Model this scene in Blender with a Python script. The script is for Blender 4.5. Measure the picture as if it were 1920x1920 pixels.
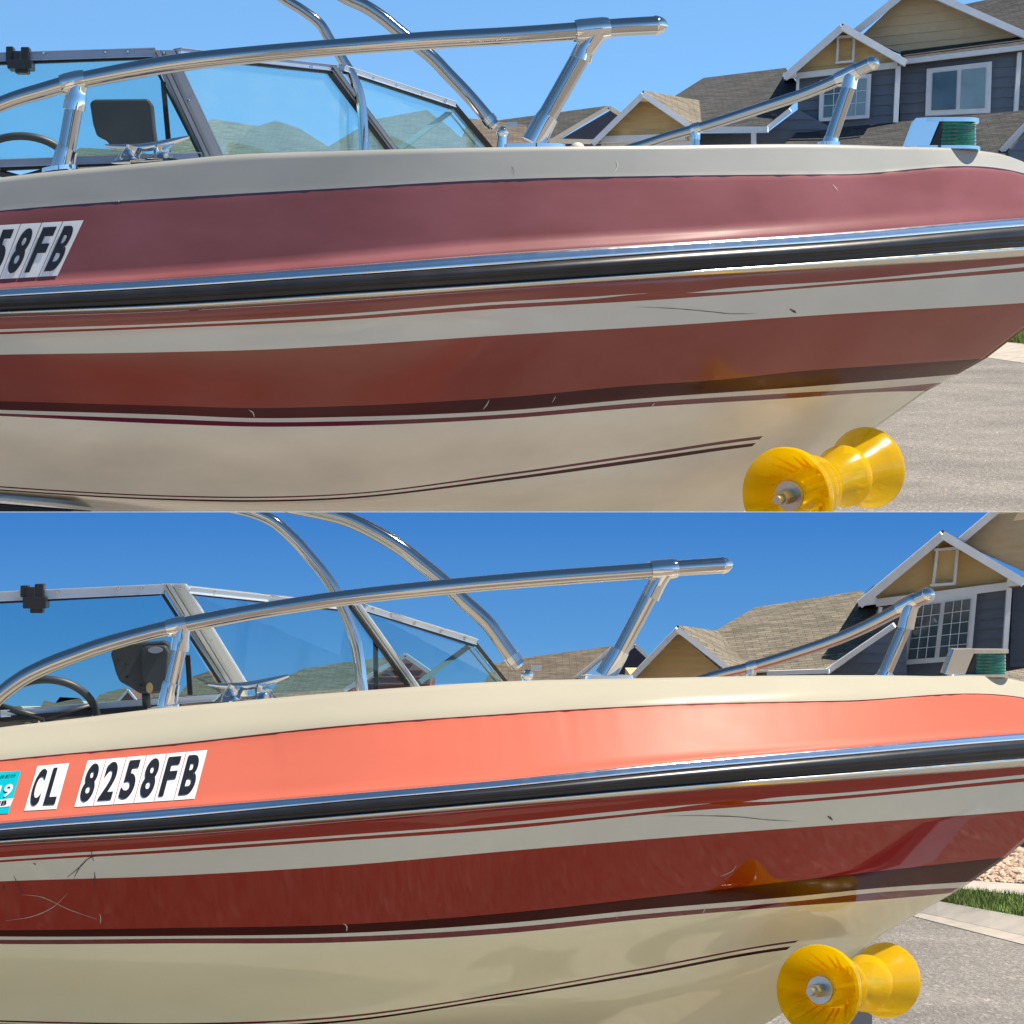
import bpy, bmesh, math, random
from mathutils import Vector, Matrix, noise
from mathutils.bvhtree import BVHTree
R = math.radians
rnd = random.Random(7)
for o in list(bpy.data.objects): bpy.data.objects.remove(o)
scn = bpy.context.scene
C = scn.collection

# ------------------------------------------------------------------ camera, sky, sun, exposure
cd = bpy.data.cameras.new('camera'); cam = bpy.data.objects.new('camera', cd); C.objects.link(cam)
cam.location = (0, 0, 0); cam.rotation_euler = (R(90), 0, 0)
cd.sensor_width = 36; cd.lens = 120; cd.clip_start = 0.1; cd.clip_end = 2000
scn.camera = cam
SUN_EL, SUN_AZ = 58, 97            # azimuth clockwise from +Y (the view direction)
w = bpy.data.worlds.new('World'); scn.world = w; w.use_nodes = True
nt = w.node_tree; nt.nodes.clear()
sky = nt.nodes.new('ShaderNodeTexSky'); sky.sky_type = 'NISHITA'; sky.sun_disc = False
sky.sun_elevation = R(SUN_EL); sky.sun_rotation = R(SUN_AZ); sky.altitude = 1600
sky.air_density = 1.0; sky.dust_density = 0.3; sky.ozone_density = 3.0
tc = nt.nodes.new('ShaderNodeTexCoord'); mp = nt.nodes.new('ShaderNodeMapping')
mp.inputs['Scale'].default_value = (1, 1, 4.0)
nrm = nt.nodes.new('ShaderNodeVectorMath'); nrm.operation = 'NORMALIZE'
bg = nt.nodes.new('ShaderNodeBackground'); bg.inputs['Strength'].default_value = 0.14
wo = nt.nodes.new('ShaderNodeOutputWorld')
hs = nt.nodes.new('ShaderNodeHueSaturation'); hs.inputs['Saturation'].default_value = 1.08; hs.inputs['Hue'].default_value = .487
nt.links.new(tc.outputs['Generated'], mp.inputs['Vector']); nt.links.new(mp.outputs[0], nrm.inputs[0])
sz = nt.nodes.new('ShaderNodeSeparateXYZ'); zr = nt.nodes.new('ShaderNodeMapRange'); zr.interpolation_type = 'SMOOTHSTEP'
zr.inputs['From Min'].default_value = .15; zr.inputs['From Max'].default_value = .8; zr.inputs['To Min'].default_value = 1; zr.inputs['To Max'].default_value = .33
zm = nt.nodes.new('ShaderNodeVectorMath'); zm.operation = 'SCALE'
nt.links.new(tc.outputs['Generated'], sz.inputs[0]); nt.links.new(sz.outputs['Z'], zr.inputs['Value'])
nt.links.new(nrm.outputs[0], sky.inputs['Vector']); nt.links.new(sky.outputs[0], zm.inputs[0]); nt.links.new(zr.outputs[0], zm.inputs['Scale']); nt.links.new(zm.outputs[0], hs.inputs['Color'])
nt.links.new(hs.outputs[0], bg.inputs['Color']); nt.links.new(bg.outputs[0], wo.inputs['Surface'])
sd = bpy.data.lights.new('sun', 'SUN'); sun = bpy.data.objects.new('sun', sd); C.objects.link(sun)
sd.energy = 3.7; sd.angle = R(0.53); sd.color = (1.0, 0.90, 0.75)
sdir = Vector((math.cos(R(SUN_EL))*math.sin(R(SUN_AZ)), math.cos(R(SUN_EL))*math.cos(R(SUN_AZ)), math.sin(R(SUN_EL))))
sun.rotation_euler = sdir.to_track_quat('Z', 'Y').to_euler(); sun.location = (8, 4, 14)
scn.view_settings.view_transform = 'Standard'; scn.view_settings.look = 'None'
scn.view_settings.exposure = 1.1; scn.view_settings.gamma = 1; scn.view_settings.use_curve_mapping = False
scn.cycles.max_bounces = 10; scn.cycles.transparent_max_bounces = 16

S = 0.3/1920
def P(px, py, D): return Vector(((px-960)*S*D, D, (960-py)*S*D))

# ------------------------------------------------------------------ materials
MATS = {}
def mat(name):
    m = bpy.data.materials.new(name); m.use_nodes = True; MATS[name] = m
    n = m.node_tree.nodes; b = n['Principled BSDF']
    return m, n, m.node_tree.links, b
def lin(c):
    return tuple((v/255/12.92 if v/255 <= 0.04045 else ((v/255+0.055)/1.055)**2.4) for v in c)
def mixnoise(m, n, l, b, c1, c2, scale, detail=4, lo=.35, hi=.65, coord='Object', stretch=(1,1,1), sock='Base Color'):
    t = n.new('ShaderNodeTexCoord'); mp = n.new('ShaderNodeMapping'); mp.inputs['Scale'].default_value = stretch
    l.new(t.outputs[coord], mp.inputs['Vector'])
    nz = n.new('ShaderNodeTexNoise'); nz.inputs['Scale'].default_value = scale; nz.inputs['Detail'].default_value = detail
    l.new(mp.outputs[0], nz.inputs['Vector'])
    r = n.new('ShaderNodeValToRGB'); r.color_ramp.elements[0].position = lo; r.color_ramp.elements[1].position = hi
    r.color_ramp.elements[0].color = (*c1, 1); r.color_ramp.elements[1].color = (*c2, 1)
    l.new(nz.outputs['Fac'], r.inputs['Fac'])
    if sock: l.new(r.outputs['Color'], b.inputs[sock])
    return mp, nz, r
def bump(n, l, b, src, strength, dist):
    bp = n.new('ShaderNodeBump'); bp.inputs['Strength'].default_value = strength; bp.inputs['Distance'].default_value = dist
    l.new(src, bp.inputs['Height']); l.new(bp.outputs[0], b.inputs['Normal']); return bp
def gel(name, c, rough=.12, coat=.6, var=.12, wave=.004, rvar=.05, chalk=None, spec=.4):
    m, n, l, b = mat(name)
    c1 = tuple(v*(1-var) for v in c); c2 = chalk or tuple(min(1, v*(1+var)) for v in c)
    mp, nz, r = mixnoise(m, n, l, b, c1, c2, 5.0, 8, .3, .7, stretch=(.7, 1, 1.6))
    b.inputs['Coat Weight'].default_value = coat; b.inputs['Coat Roughness'].default_value = rough*.5
    b.inputs['Specular IOR Level'].default_value = spec
    rr = n.new('ShaderNodeMapRange'); rr.inputs['To Min'].default_value = max(.02, rough-rvar); rr.inputs['To Max'].default_value = rough+rvar
    n3 = n.new('ShaderNodeTexNoise'); n3.inputs['Scale'].default_value = 14; n3.inputs['Detail'].default_value = 6
    l.new(mp.outputs[0], n3.inputs['Vector']); l.new(n3.outputs['Fac'], rr.inputs['Value']); l.new(rr.outputs[0], b.inputs['Roughness'])
    n2 = n.new('ShaderNodeTexNoise'); n2.inputs['Scale'].default_value = 3.2; n2.inputs['Detail'].default_value = 1
    l.new(mp.outputs[0], n2.inputs['Vector']); bp = bump(n, l, b, n2.outputs['Fac'], .8, wave)
    l.new(bp.outputs[0], b.inputs['Coat Normal'])
    return m
def metal(name, c, rough, brushed=False):
    m, n, l, b = mat(name); b.inputs['Metallic'].default_value = 1; b.inputs['Base Color'].default_value = (*c, 1)
    t = n.new('ShaderNodeTexCoord'); nz = n.new('ShaderNodeTexNoise'); nz.inputs['Scale'].default_value = 40; nz.inputs['Detail'].default_value = 6
    l.new(t.outputs['Object'], nz.inputs['Vector']); rr = n.new('ShaderNodeMapRange')
    rr.inputs['To Min'].default_value = rough*.6; rr.inputs['To Max'].default_value = rough*1.5
    l.new(nz.outputs['Fac'], rr.inputs['Value']); l.new(rr.outputs[0], b.inputs['Roughness'])
    bump(n, l, b, nz.outputs['Fac'], .05, .0003)
    return m
def plain(name, c, rough=.6, var=.15, scale=8, metallic=0, bmp=0, spec=.4, detail=5, stretch=(1,1,1)):
    m, n, l, b = mat(name)
    mp, nz, r = mixnoise(m, n, l, b, tuple(v*(1-var) for v in c), tuple(min(1, v*(1+var)) for v in c), scale, detail, stretch=stretch)
    b.inputs['Roughness'].default_value = rough; b.inputs['Metallic'].default_value = metallic; b.inputs['Specular IOR Level'].default_value = spec
    if bmp: bump(n, l, b, nz.outputs['Fac'], .5, bmp)
    return m
# the unrestored boat: chalky, weathered gelcoat;  the restored boat: clear polished gelcoat
G = {
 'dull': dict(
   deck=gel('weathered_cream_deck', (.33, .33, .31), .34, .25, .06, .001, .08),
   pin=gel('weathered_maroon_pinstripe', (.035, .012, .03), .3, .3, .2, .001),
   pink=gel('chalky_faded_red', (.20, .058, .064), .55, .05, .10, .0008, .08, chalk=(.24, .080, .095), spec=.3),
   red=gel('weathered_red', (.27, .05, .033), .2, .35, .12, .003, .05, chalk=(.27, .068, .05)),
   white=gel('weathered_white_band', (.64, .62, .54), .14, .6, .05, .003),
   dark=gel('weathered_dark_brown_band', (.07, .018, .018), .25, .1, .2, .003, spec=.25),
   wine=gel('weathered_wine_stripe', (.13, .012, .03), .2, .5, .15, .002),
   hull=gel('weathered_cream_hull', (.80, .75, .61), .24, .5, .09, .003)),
 'shiny': dict(
   deck=gel('polished_cream_deck', (.44, .405, .315), .12, .5, .04, .001),
   pin=gel('maroon_pinstripe', (.12, .015, .012), .15, .5, .2, .001),
   pink=gel('polished_salmon', (.54, .132, .088), .40, .0, .05, .0006, .03, spec=.10),
   red=gel('polished_red', (.28, .012, .002), .05, .35, .05, .0025, .02, spec=.35),
   white=gel('polished_white_band', (.66, .64, .52), .06, .7, .04, .004, .03),
   dark=gel('polished_oxblood_band', (.05, .003, .002), .16, .08, .2, .004, .03, spec=.15),
   wine=gel('polished_wine_stripe', (.14, .003, .012), .08, .7, .1, .003),
   hull=gel('polished_cream_hull', (.85, .79, .52), .09, .6, .04, .003, .03)),
}
chrome = metal('polished_stainless', (.72, .71, .70), .035)
steel = metal('stainless_tube', (.50, .495, .49), .05)
chrome_trim = metal('bright_trim', (.86, .87, .90), .13)
lip_trim = metal('lower_trim', (.74, .73, .66), .22)
alu = plain('anodised_aluminium', (.30, .35, .45), .35, .06, 6, metallic=.35, spec=.6)
alu_dim = plain('pale_inner_frame', (.16, .17, .17), .6)
alu_lit = plain('lit_aluminium', (.56, .62, .70), .35, .05, 6, metallic=.35, spec=.6)  # paler copy of the frame metal, sunlight put into its colour
zinc = metal('zinc_plated_steel', (.55, .55, .53), .3)
brass = metal('yellow_zinc', (.55, .47, .27), .3)
galv = plain('grey_painted_steel', (.22, .25, .31), .45, .12)
rubber = plain('black_rubber', (.012, .013, .017), .32, .3, 12, bmp=.001, spec=.5)
gasket = plain('black_gasket', (.01, .011, .014), .5)
blackp = plain('black_plastic', (.012, .013, .016), .35, spec=.5)
greyp = plain('charcoal_plastic', (.035, .045, .05), .45, .2)
bronze = plain('tan_cover', (.32, .25, .13), .5)
def glassmat(name, tint, spec=.10):
    m, n, l, b = mat(name); n.remove(b)
    tr = n.new('ShaderNodeBsdfTransparent'); tr.inputs['Color'].default_value = (*tint, 1)
    gl = n.new('ShaderNodeBsdfGlossy'); gl.inputs['Roughness'].default_value = .02
    df = n.new('ShaderNodeBsdfDiffuse'); df.inputs['Color'].default_value = (.45, .55, .55, 1)
    fr = n.new('ShaderNodeFresnel'); fr.inputs['IOR'].default_value = 1.4
    nz = n.new('ShaderNodeTexNoise'); nz.inputs['Scale'].default_value = 6; nz.inputs['Detail'].default_value = 8
    mr = n.new('ShaderNodeMapRange'); mr.inputs['From Min'].default_value = .2; mr.inputs['From Max'].default_value = .9
    mr.inputs['To Min'].default_value = spec*.3; mr.inputs['To Max'].default_value = spec
    l.new(nz.outputs['Fac'], mr.inputs['Value'])
    m1 = n.new('ShaderNodeMixShader'); m2 = n.new('ShaderNodeMixShader')
    fm = n.new('ShaderNodeMath'); fm.operation = 'MULTIPLY'; fm.inputs[1].default_value = .15 if spec > .1 else .04; l.new(fr.outputs[0], fm.inputs[0])
    l.new(fm.outputs[0], m1.inputs['Fac']); l.new(tr.outputs[0], m1.inputs[1]); l.new(gl.outputs[0], m1.inputs[2])
    l.new(mr.outputs[0], m2.inputs['Fac']); l.new(m1.outputs[0], m2.inputs[1]); l.new(df.outputs[0], m2.inputs[2])
    l.new(m2.outputs[0], n['Material Output'].inputs['Surface'])
    return m
glass_dull = glassmat('dusty_windshield_glass', (.74, .93, .94), .12)
glass_clear = glassmat('clean_windshield_glass', (.70, .86, .90), .006)
def urethane(name, c, tc_):
    m, n, l, b = mat(name)
    mixnoise(m, n, l, b, tuple(v*.9 for v in c), c, 30)
    b.inputs['Roughness'].default_value = .22
    b.inputs['Coat Weight'].default_value = .3
    t = n.new('ShaderNodeBsdfTranslucent'); t.inputs['Color'].default_value = (*tc_, 1)
    tp = n.new('ShaderNodeBsdfTransparent'); tp.inputs['Color'].default_value = (*tc_, 1)
    ms = n.new('ShaderNodeMixShader'); ms.inputs['Fac'].default_value = .36
    ms2 = n.new('ShaderNodeMixShader'); ms2.inputs['Fac'].default_value = .36
    l.new(b.outputs[0], ms.inputs[1]); l.new(t.outputs[0], ms.inputs[2])
    l.new(ms.outputs[0], ms2.inputs[1]); l.new(tp.outputs[0], ms2.inputs[2])
    l.new(ms2.outputs[0], n['Material Output'].inputs['Surface'])
    return m
yellow = urethane('amber_urethane', (.80, .50, .006), (1.0, .84, .03))
def lensmat():
    m, n, l, b = mat('green_lens'); b.inputs['Base Color'].default_value = (.0, .13, .07, 1); b.inputs['Roughness'].default_value = .08
    b.inputs['Transmission Weight'].default_value = .35; b.inputs['Coat Weight'].default_value = .5
    mixnoise(m, n, l, b, (.0, .10, .055), (.0, .17, .09), 30); return m
greenlens = lensmat()
decal_white = plain('white_vinyl', (.72, .73, .76), .35, .04, 20)
decal_black = plain('black_vinyl', (.012, .014, .02), .35, .2, 20)
decal_teal = plain('teal_sticker', (.0, .42, .50), .35, .06, 20)
scratch_dark = plain('dark_scratch', (.10, .05, .035), .7); scratch_white = plain('bare_scratch', (.6, .52, .42), .7)

yellow_siding = plain('ochre_painted_siding', (.78, .57, .28), .75, .05, 3, detail=8)
tan_siding = plain('tan_painted_siding', (.66, .51, .32), .75, .05, 3, detail=8)
grey_siding = plain('slate_grey_siding', (.14, .165, .21), .75, .07, 3, detail=8)
navy_siding = plain('dark_navy_siding', (.035, .045, .08), .8, .1, 3)
maroon_siding = plain('maroon_siding', (.22, .09, .085), .8, .1, 3)
white_trim = plain('white_painted_trim', (.74, .76, .80), .6, .04, 4)
beige_trim = plain('cream_painted_trim', (.58, .52, .42), .6, .04, 4)
dark_trim = plain('dark_soffit', (.06, .065, .08), .8)
def shingle(name, c1, c2, sc=1.0):
    m, n, l, b = mat(name)
    t = n.new('ShaderNodeTexCoord'); sp = n.new('ShaderNodeSeparateXYZ'); cb = n.new('ShaderNodeCombineXYZ')
    ad = n.new('ShaderNodeMath'); ad.operation = 'MULTIPLY_ADD'; ad.inputs[1].default_value = .35
    l.new(t.outputs['Object'], sp.inputs[0]); l.new(sp.outputs['Y'], ad.inputs[0]); l.new(sp.outputs['Z'], ad.inputs[2])
    l.new(sp.outputs['X'], cb.inputs['X']); l.new(ad.outputs[0], cb.inputs['Y'])
    br = n.new('ShaderNodeTexBrick'); br.inputs['Scale'].default_value = 1.0
    br.inputs['Brick Width'].default_value = .30*sc; br.inputs['Row Height'].default_value = .085*sc; br.inputs['Mortar Size'].default_value = .006
    br.inputs['Color1'].default_value = (*c1, 1); br.inputs['Color2'].default_value = (*c2, 1); br.inputs['Mortar'].default_value = (*[v*.45 for v in c1], 1)
    br.inputs['Bias'].default_value = .1
    l.new(cb.outputs[0], br.inputs['Vector'])
    nz = n.new('ShaderNodeTexNoise'); nz.inputs['Scale'].default_value = 2.6; nz.inputs['Detail'].default_value = 10; nz.inputs['Roughness'].default_value = .7
    st = n.new('ShaderNodeMapping'); st.inputs['Scale'].default_value = (1, 3.2, 1); l.new(cb.outputs[0], st.inputs[0]); l.new(st.outputs[0], nz.inputs['Vector'])
    mr = n.new('ShaderNodeMapRange'); mr.inputs['From Min'].default_value = .3; mr.inputs['From Max'].default_value = .7; mr.inputs['To Min'].default_value = .55; mr.inputs['To Max'].default_value = 1.4
    l.new(nz.outputs['Fac'], mr.inputs['Value'])
    mx = n.new('ShaderNodeVectorMath'); mx.operation = 'SCALE'; l.new(br.outputs['Color'], mx.inputs[0]); l.new(mr.outputs[0], mx.inputs['Scale'])
    l.new(mx.outputs[0], b.inputs['Base Color']); b.inputs['Roughness'].default_value = .9; b.inputs['Specular IOR Level'].default_value = .2
    bump(n, l, b, br.outputs['Fac'], -.5, .01)
    return m
shingle_dark = shingle('charcoal_shingles', (.055, .058, .062), (.085, .085, .085))
shingle_tan = shingle('sunlit_tan_shingles', (.15, .135, .11), (.23, .205, .165))  # paler copy of the roof shingles, sun on the slopes put into colour
shingle_brown = shingle('brown_shingles', (.12, .10, .08), (.17, .145, .115))
shingle_green = shingle('grey_green_shingles', (.11, .115, .10), (.15, .15, .13))
def winglass():
    m, n, l, b = mat('house_window_glass'); b.inputs['Base Color'].default_value = (.03, .055, .075, 1)
    b.inputs['Roughness'].default_value = .06; b.inputs['Specular IOR Level'].default_value = 1.0
    mixnoise(m, n, l, b, (.02, .04, .055), (.07, .11, .13), 1.2); return m
hglass = winglass()
blind = plain('pale_window_blind', (.24, .36, .42), .5, .1, 2)

def asphalt_mat():
    m, n, l, b = mat('asphalt')
    t = n.new('ShaderNodeTexCoord')
    vo = n.new('ShaderNodeTexVoronoi'); vo.inputs['Scale'].default_value = 85
    am = n.new('ShaderNodeMapping'); am.inputs['Scale'].default_value = (1, .22, 1); l.new(t.outputs['Object'], am.inputs[0]); l.new(am.outputs[0], vo.inputs['Vector'])
    nz = n.new('ShaderNodeTexNoise'); nz.inputs['Scale'].default_value = 1.1; nz.inputs['Detail'].default_value = 9; l.new(t.outputs['Object'], nz.inputs['Vector'])
    n2 = n.new('ShaderNodeTexNoise'); n2.inputs['Scale'].default_value = 90; n2.inputs['Detail'].default_value = 4; l.new(am.outputs[0], n2.inputs['Vector'])
    r = n.new('ShaderNodeValToRGB'); e = r.color_ramp.elements
    e[0].position = .0; e[0].color = (.165, .148, .13, 1); e[1].position = 1; e[1].color = (.34, .31, .275, 1)
    k = e.new(.5); k.color = (.215, .193, .168, 1); k = e.new(.93); k.color = (.255, .228, .20, 1)
    sp = n.new('ShaderNodeSeparateColor'); l.new(vo.outputs['Color'], sp.inputs[0])
    l.new(sp.outputs[0], r.inputs['Fac'])
    mr = n.new('ShaderNodeMapRange'); mr.inputs['From Min'].default_value = .3; mr.inputs['From Max'].default_value = .7; mr.inputs['To Min'].default_value = .8; mr.inputs['To Max'].default_value = 1.18
    l.new(nz.outputs['Fac'], mr.inputs['Value'])
    mx = n.new('ShaderNodeVectorMath'); mx.operation = 'SCALE'; l.new(r.outputs[0], mx.inputs[0]); l.new(mr.outputs[0], mx.inputs['Scale'])
    l.new(mx.outputs[0], b.inputs['Base Color']); b.inputs['Roughness'].default_value = .85
    bump(n, l, b, n2.outputs['Fac'], .7, .012)
    return m
asphalt = asphalt_mat()
concrete = plain('concrete', (.45, .40, .34), .9, .1, 5, bmp=.004, detail=10)
grassm = plain('lawn_soil', (.05, .075, .02), .95, .3, 9)
blade_m = plain('grass_blades', (.17, .23, .045), .7, .45, 3)
pebble_m = plain('tan_river_gravel', (.50, .36, .26), .85, .4, 22, detail=2)
gravel_base = plain('gravel_bed_soil', (.16, .11, .08), .95, .3, 20)

# ------------------------------------------------------------------ object helpers
WL = {}
def root(name, label, cat, loc, group=None):
    o = bpy.data.objects.new(name, None); C.objects.link(o); o.location = loc; o.empty_display_size = .1
    o['label'] = label; o['category'] = cat
    if group: o['group'] = group
    WL[o] = Vector(loc); return o
def mesh_obj(name, verts, faces, mats, parent=None, midx=None, smooth=False, label=None, clip=None):
    vs = [Vector(v) for v in verts]
    if clip:
        bm = bmesh.new(); bv = [bm.verts.new(v) for v in vs]
        for i, f in enumerate(faces):
            try: ff = bm.faces.new([bv[k] for k in f])
            except ValueError: continue
            ff.smooth = smooth
            if midx: ff.material_index = midx[i]
        z = .0006 if clip == 'up' else -.0006
        geom = bm.verts[:]+bm.edges[:]+bm.faces[:]
        bmesh.ops.bisect_plane(bm, geom=geom, dist=1e-6, plane_co=(0, 0, z), plane_no=(0, 0, -1 if clip == 'up' else 1), clear_outer=True)
        me = bpy.data.meshes.new(name)
        if not bm.verts: bm.free(); return None
        c = sum((v.co for v in bm.verts), Vector())/len(bm.verts)
        for v in bm.verts: v.co -= c
        bm.to_mesh(me); bm.free()
    else:
        c = sum(vs, Vector())/len(vs)
        me = bpy.data.meshes.new(name); me.from_pydata([v-c for v in vs], [], faces)
        if smooth: me.polygons.foreach_set('use_smooth', [True]*len(me.polygons))
        if midx: me.polygons.foreach_set('material_index', midx)
    for m in (mats if isinstance(mats, (list, tuple)) else [mats]): me.materials.append(m)
    me.update()
    o = bpy.data.objects.new(name, me); C.objects.link(o)
    if parent is not None:
        o.parent = parent; o.location = c-WL[parent]
    else: o.location = c
    WL[o] = c
    if label: o['label'] = label
    return o
class MB:
    def __init__(s): s.v = []; s.f = []; s.m = []; s.sm = False
    def add(s, v, f, mi=0):
        k = len(s.v); s.v += [Vector(p) for p in v]; s.f += [[i+k for i in q] for q in f]; s.m += [mi]*len(f)
    def beam(s, a, b, w, t, mi=0, side=None):
        a = Vector(a); b = Vector(b); d = (b-a).normalized()
        up = side or Vector((0, 1, 0)); x = d.cross(up)
        if x.length < 1e-5: x = d.cross(Vector((0, 0, 1)))
        x.normalize(); y = x.cross(d).normalized()
        vs = [p+x*(w/2*i)+y*(t/2*j) for p in (a, b) for i, j in ((-1, -1), (1, -1), (1, 1), (-1, 1))]
        s.add(vs, [(0, 1, 2, 3), (7, 6, 5, 4), (0, 4, 5, 1), (1, 5, 6, 2), (2, 6, 7, 3), (3, 7, 4, 0)], mi)
    def box(s, c, sz, mi=0):
        c = Vector(c); vs = [c+Vector((i*sz[0]/2, j*sz[1]/2, k*sz[2]/2)) for k in (-1, 1) for i, j in ((-1, -1), (1, -1), (1, 1), (-1, 1))]
        s.add(vs, [(3, 2, 1, 0), (4, 5, 6, 7), (0, 1, 5, 4), (1, 2, 6, 5), (2, 3, 7, 6), (3, 0, 4, 7)], mi)
    def tube(s, pts, rad, n=20, mi=0, caps=True, squash=None):
        pts = [Vector(p) for p in pts]; k0 = len(s.v); rings = []
        prev = None
        for i, p in enumerate(pts):
            d = (pts[min(i+1, len(pts)-1)]-pts[max(i-1, 0)]).normalized()
            if prev is None:
                x = d.cross(Vector((0, 1, 0)))
                if x.length < .2: x = d.cross(Vector((0, 0, 1)))
                x.normalize()
            else: x = (prev-d*prev.dot(d)).normalized()
            prev = x; y = d.cross(x)
            r = rad[i] if isinstance(rad, (list, tuple)) else rad
            sq = squash or 1
            rings.append([p+x*(r*math.cos(2*math.pi*q/n)*sq)+y*(r*math.sin(2*math.pi*q/n)) for q in range(n)])
        vs = [v for rg in rings for v in rg]; fs = []
        for i in range(len(pts)-1):
            for q in range(n): fs.append((i*n+q, i*n+(q+1) % n, (i+1)*n+(q+1) % n, (i+1)*n+q))
        if caps: fs.append(tuple(range(n))[::-1]); fs.append(tuple(range((len(pts)-1)*n, len(pts)*n)))
        s.add(vs, fs, mi)
    def prism(s, poly, back, mi=0):
        """poly: list of points (front face); back: vector"""
        n = len(poly); vs = [Vector(p) for p in poly]+[Vector(p)+Vector(back) for p in poly]
        s.add(vs, [tuple(range(n)), tuple(range(2*n-1, n-1, -1))]+[(i, i+n, (i+1) % n+n, (i+1) % n) for i in range(n)], mi)
    def ball(s, c, r, n=14, mi=0, sc=(1, 1, 1)):
        c = Vector(c); vs = []; fs = []; m = n//2
        for i in range(m+1):
            th = math.pi*i/m
            for j in range(n):
                ph = 2*math.pi*j/n
                vs.append(c+Vector((math.sin(th)*math.cos(ph)*sc[0], math.sin(th)*math.sin(ph)*sc[1], math.cos(th)*sc[2]))*r)
        for i in range(m):
            for j in range(n): fs.append((i*n+j, (i+1)*n+j, (i+1)*n+(j+1) % n, i*n+(j+1) % n))
        s.add(vs, fs, mi)
    def build(s, name, mats, parent=None, smooth=False, label=None, clip=None):
        if not s.v: return None
        return mesh_obj(name, s.v, s.f, mats, parent, s.m if isinstance(mats, (list, tuple)) else None, smooth, label, clip)
def autosm(o, ang=35):
    if o is None: return o
    me = o.data
    bm = bmesh.new(); bm.from_mesh(me); bmesh.ops.recalc_face_normals(bm, faces=bm.faces[:])
    for f in bm.faces: f.smooth = True
    for e in bm.edges: e.smooth = (len(e.link_faces) == 2 and e.calc_face_angle(0) < R(ang))
    bm.to_mesh(me); bm.free(); return o
def cr(pts, n=8):
    """Catmull-Rom through tuples"""
    out = []
    for i in range(len(pts)-1):
        p0 = pts[max(i-1, 0)]; p1 = pts[i]; p2 = pts[i+1]; p3 = pts[min(i+2, len(pts)-1)]
        for k in range(n):
            t = k/n
            out.append(tuple(.5*((2*b)+(-a+c)*t+(2*a-5*b+4*c-d)*t*t+(-a+3*b-3*c+d)*t**3) for a, b, c, d in zip(p0, p1, p2, p3)))
    out.append(tuple(pts[-1])); return out
def herm(s, x):
    if x <= s[0][0]:
        return s[0][1]+(x-s[0][0])*(s[1][1]-s[0][1])/(s[1][0]-s[0][0])
    if x >= s[-1][0]: return s[-1][1]
    for i in range(len(s)-1):
        if x <= s[i+1][0]: break
    def sl(k): return (s[k+1][1]-s[k][1])/(s[k+1][0]-s[k][0])
    d = sl(i)
    def tan(k):
        if k == 0 or k == len(s)-1: return d
        a, b = sl(k-1), sl(k)
        if a*b <= 0 and abs(a-b) > .5: return 0
        h0 = s[k][0]-s[k-1][0]; h1 = s[k+1][0]-s[k][0]
        return (a*h1+b*h0)/(h0+h1)
    h = s[i+1][0]-s[i][0]; t = (x-s[i][0])/h; m0, m1 = tan(i), tan(i+1)
    return (2*t**3-3*t*t+1)*s[i][1]+(t**3-2*t*t+t)*h*m0+(-2*t**3+3*t*t)*s[i+1][1]+(t**3-t*t)*h*m1
def ztext(parent_name):
    pass
_glyph = {}
def glyph(ch, bold=.028):
    if (ch, bold) in _glyph: return _glyph[(ch, bold)]
    cu = bpy.data.curves.new('glyph', 'FONT'); cu.body = ch; cu.offset = bold; cu.resolution_u = 5
    o = bpy.data.objects.new('glyph', cu); C.objects.link(o)
    dg = bpy.context.evaluated_depsgraph_get(); me = bpy.data.meshes.new_from_object(o.evaluated_get(dg))
    bm = bmesh.new(); bm.from_mesh(me)
    bmesh.ops.triangulate(bm, faces=bm.faces[:])
    vs = [(v.co.x, v.co.y) for v in bm.verts]; fs = [tuple(v.index for v in f.verts) for f in bm.faces]; bm.free()
    for _ in range(2):
        mp_ = {}; nf = []
        def md(a, b):
            k = (min(a, b), max(a, b))
            if k not in mp_: mp_[k] = len(vs); vs.append(((vs[a][0]+vs[b][0])/2, (vs[a][1]+vs[b][1])/2))
            return mp_[k]
        for a, b, c in fs:
            d, e, f = md(a, b), md(b, c), md(c, a); nf += [(a, d, f), (d, b, e), (f, e, c), (d, e, f)]
        fs = nf
    bpy.data.objects.remove(o); bpy.data.curves.remove(cu); bpy.data.meshes.remove(me)
    x0 = min(v[0] for v in vs); x1 = max(v[0] for v in vs); y0 = min(v[1] for v in vs); y1 = max(v[1] for v in vs)
    r = ([((v[0]-x0)/(x1-x0), (v[1]-y0)/(y1-y0)) for v in vs], fs); _glyph[(ch, bold)] = r; return r

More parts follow.
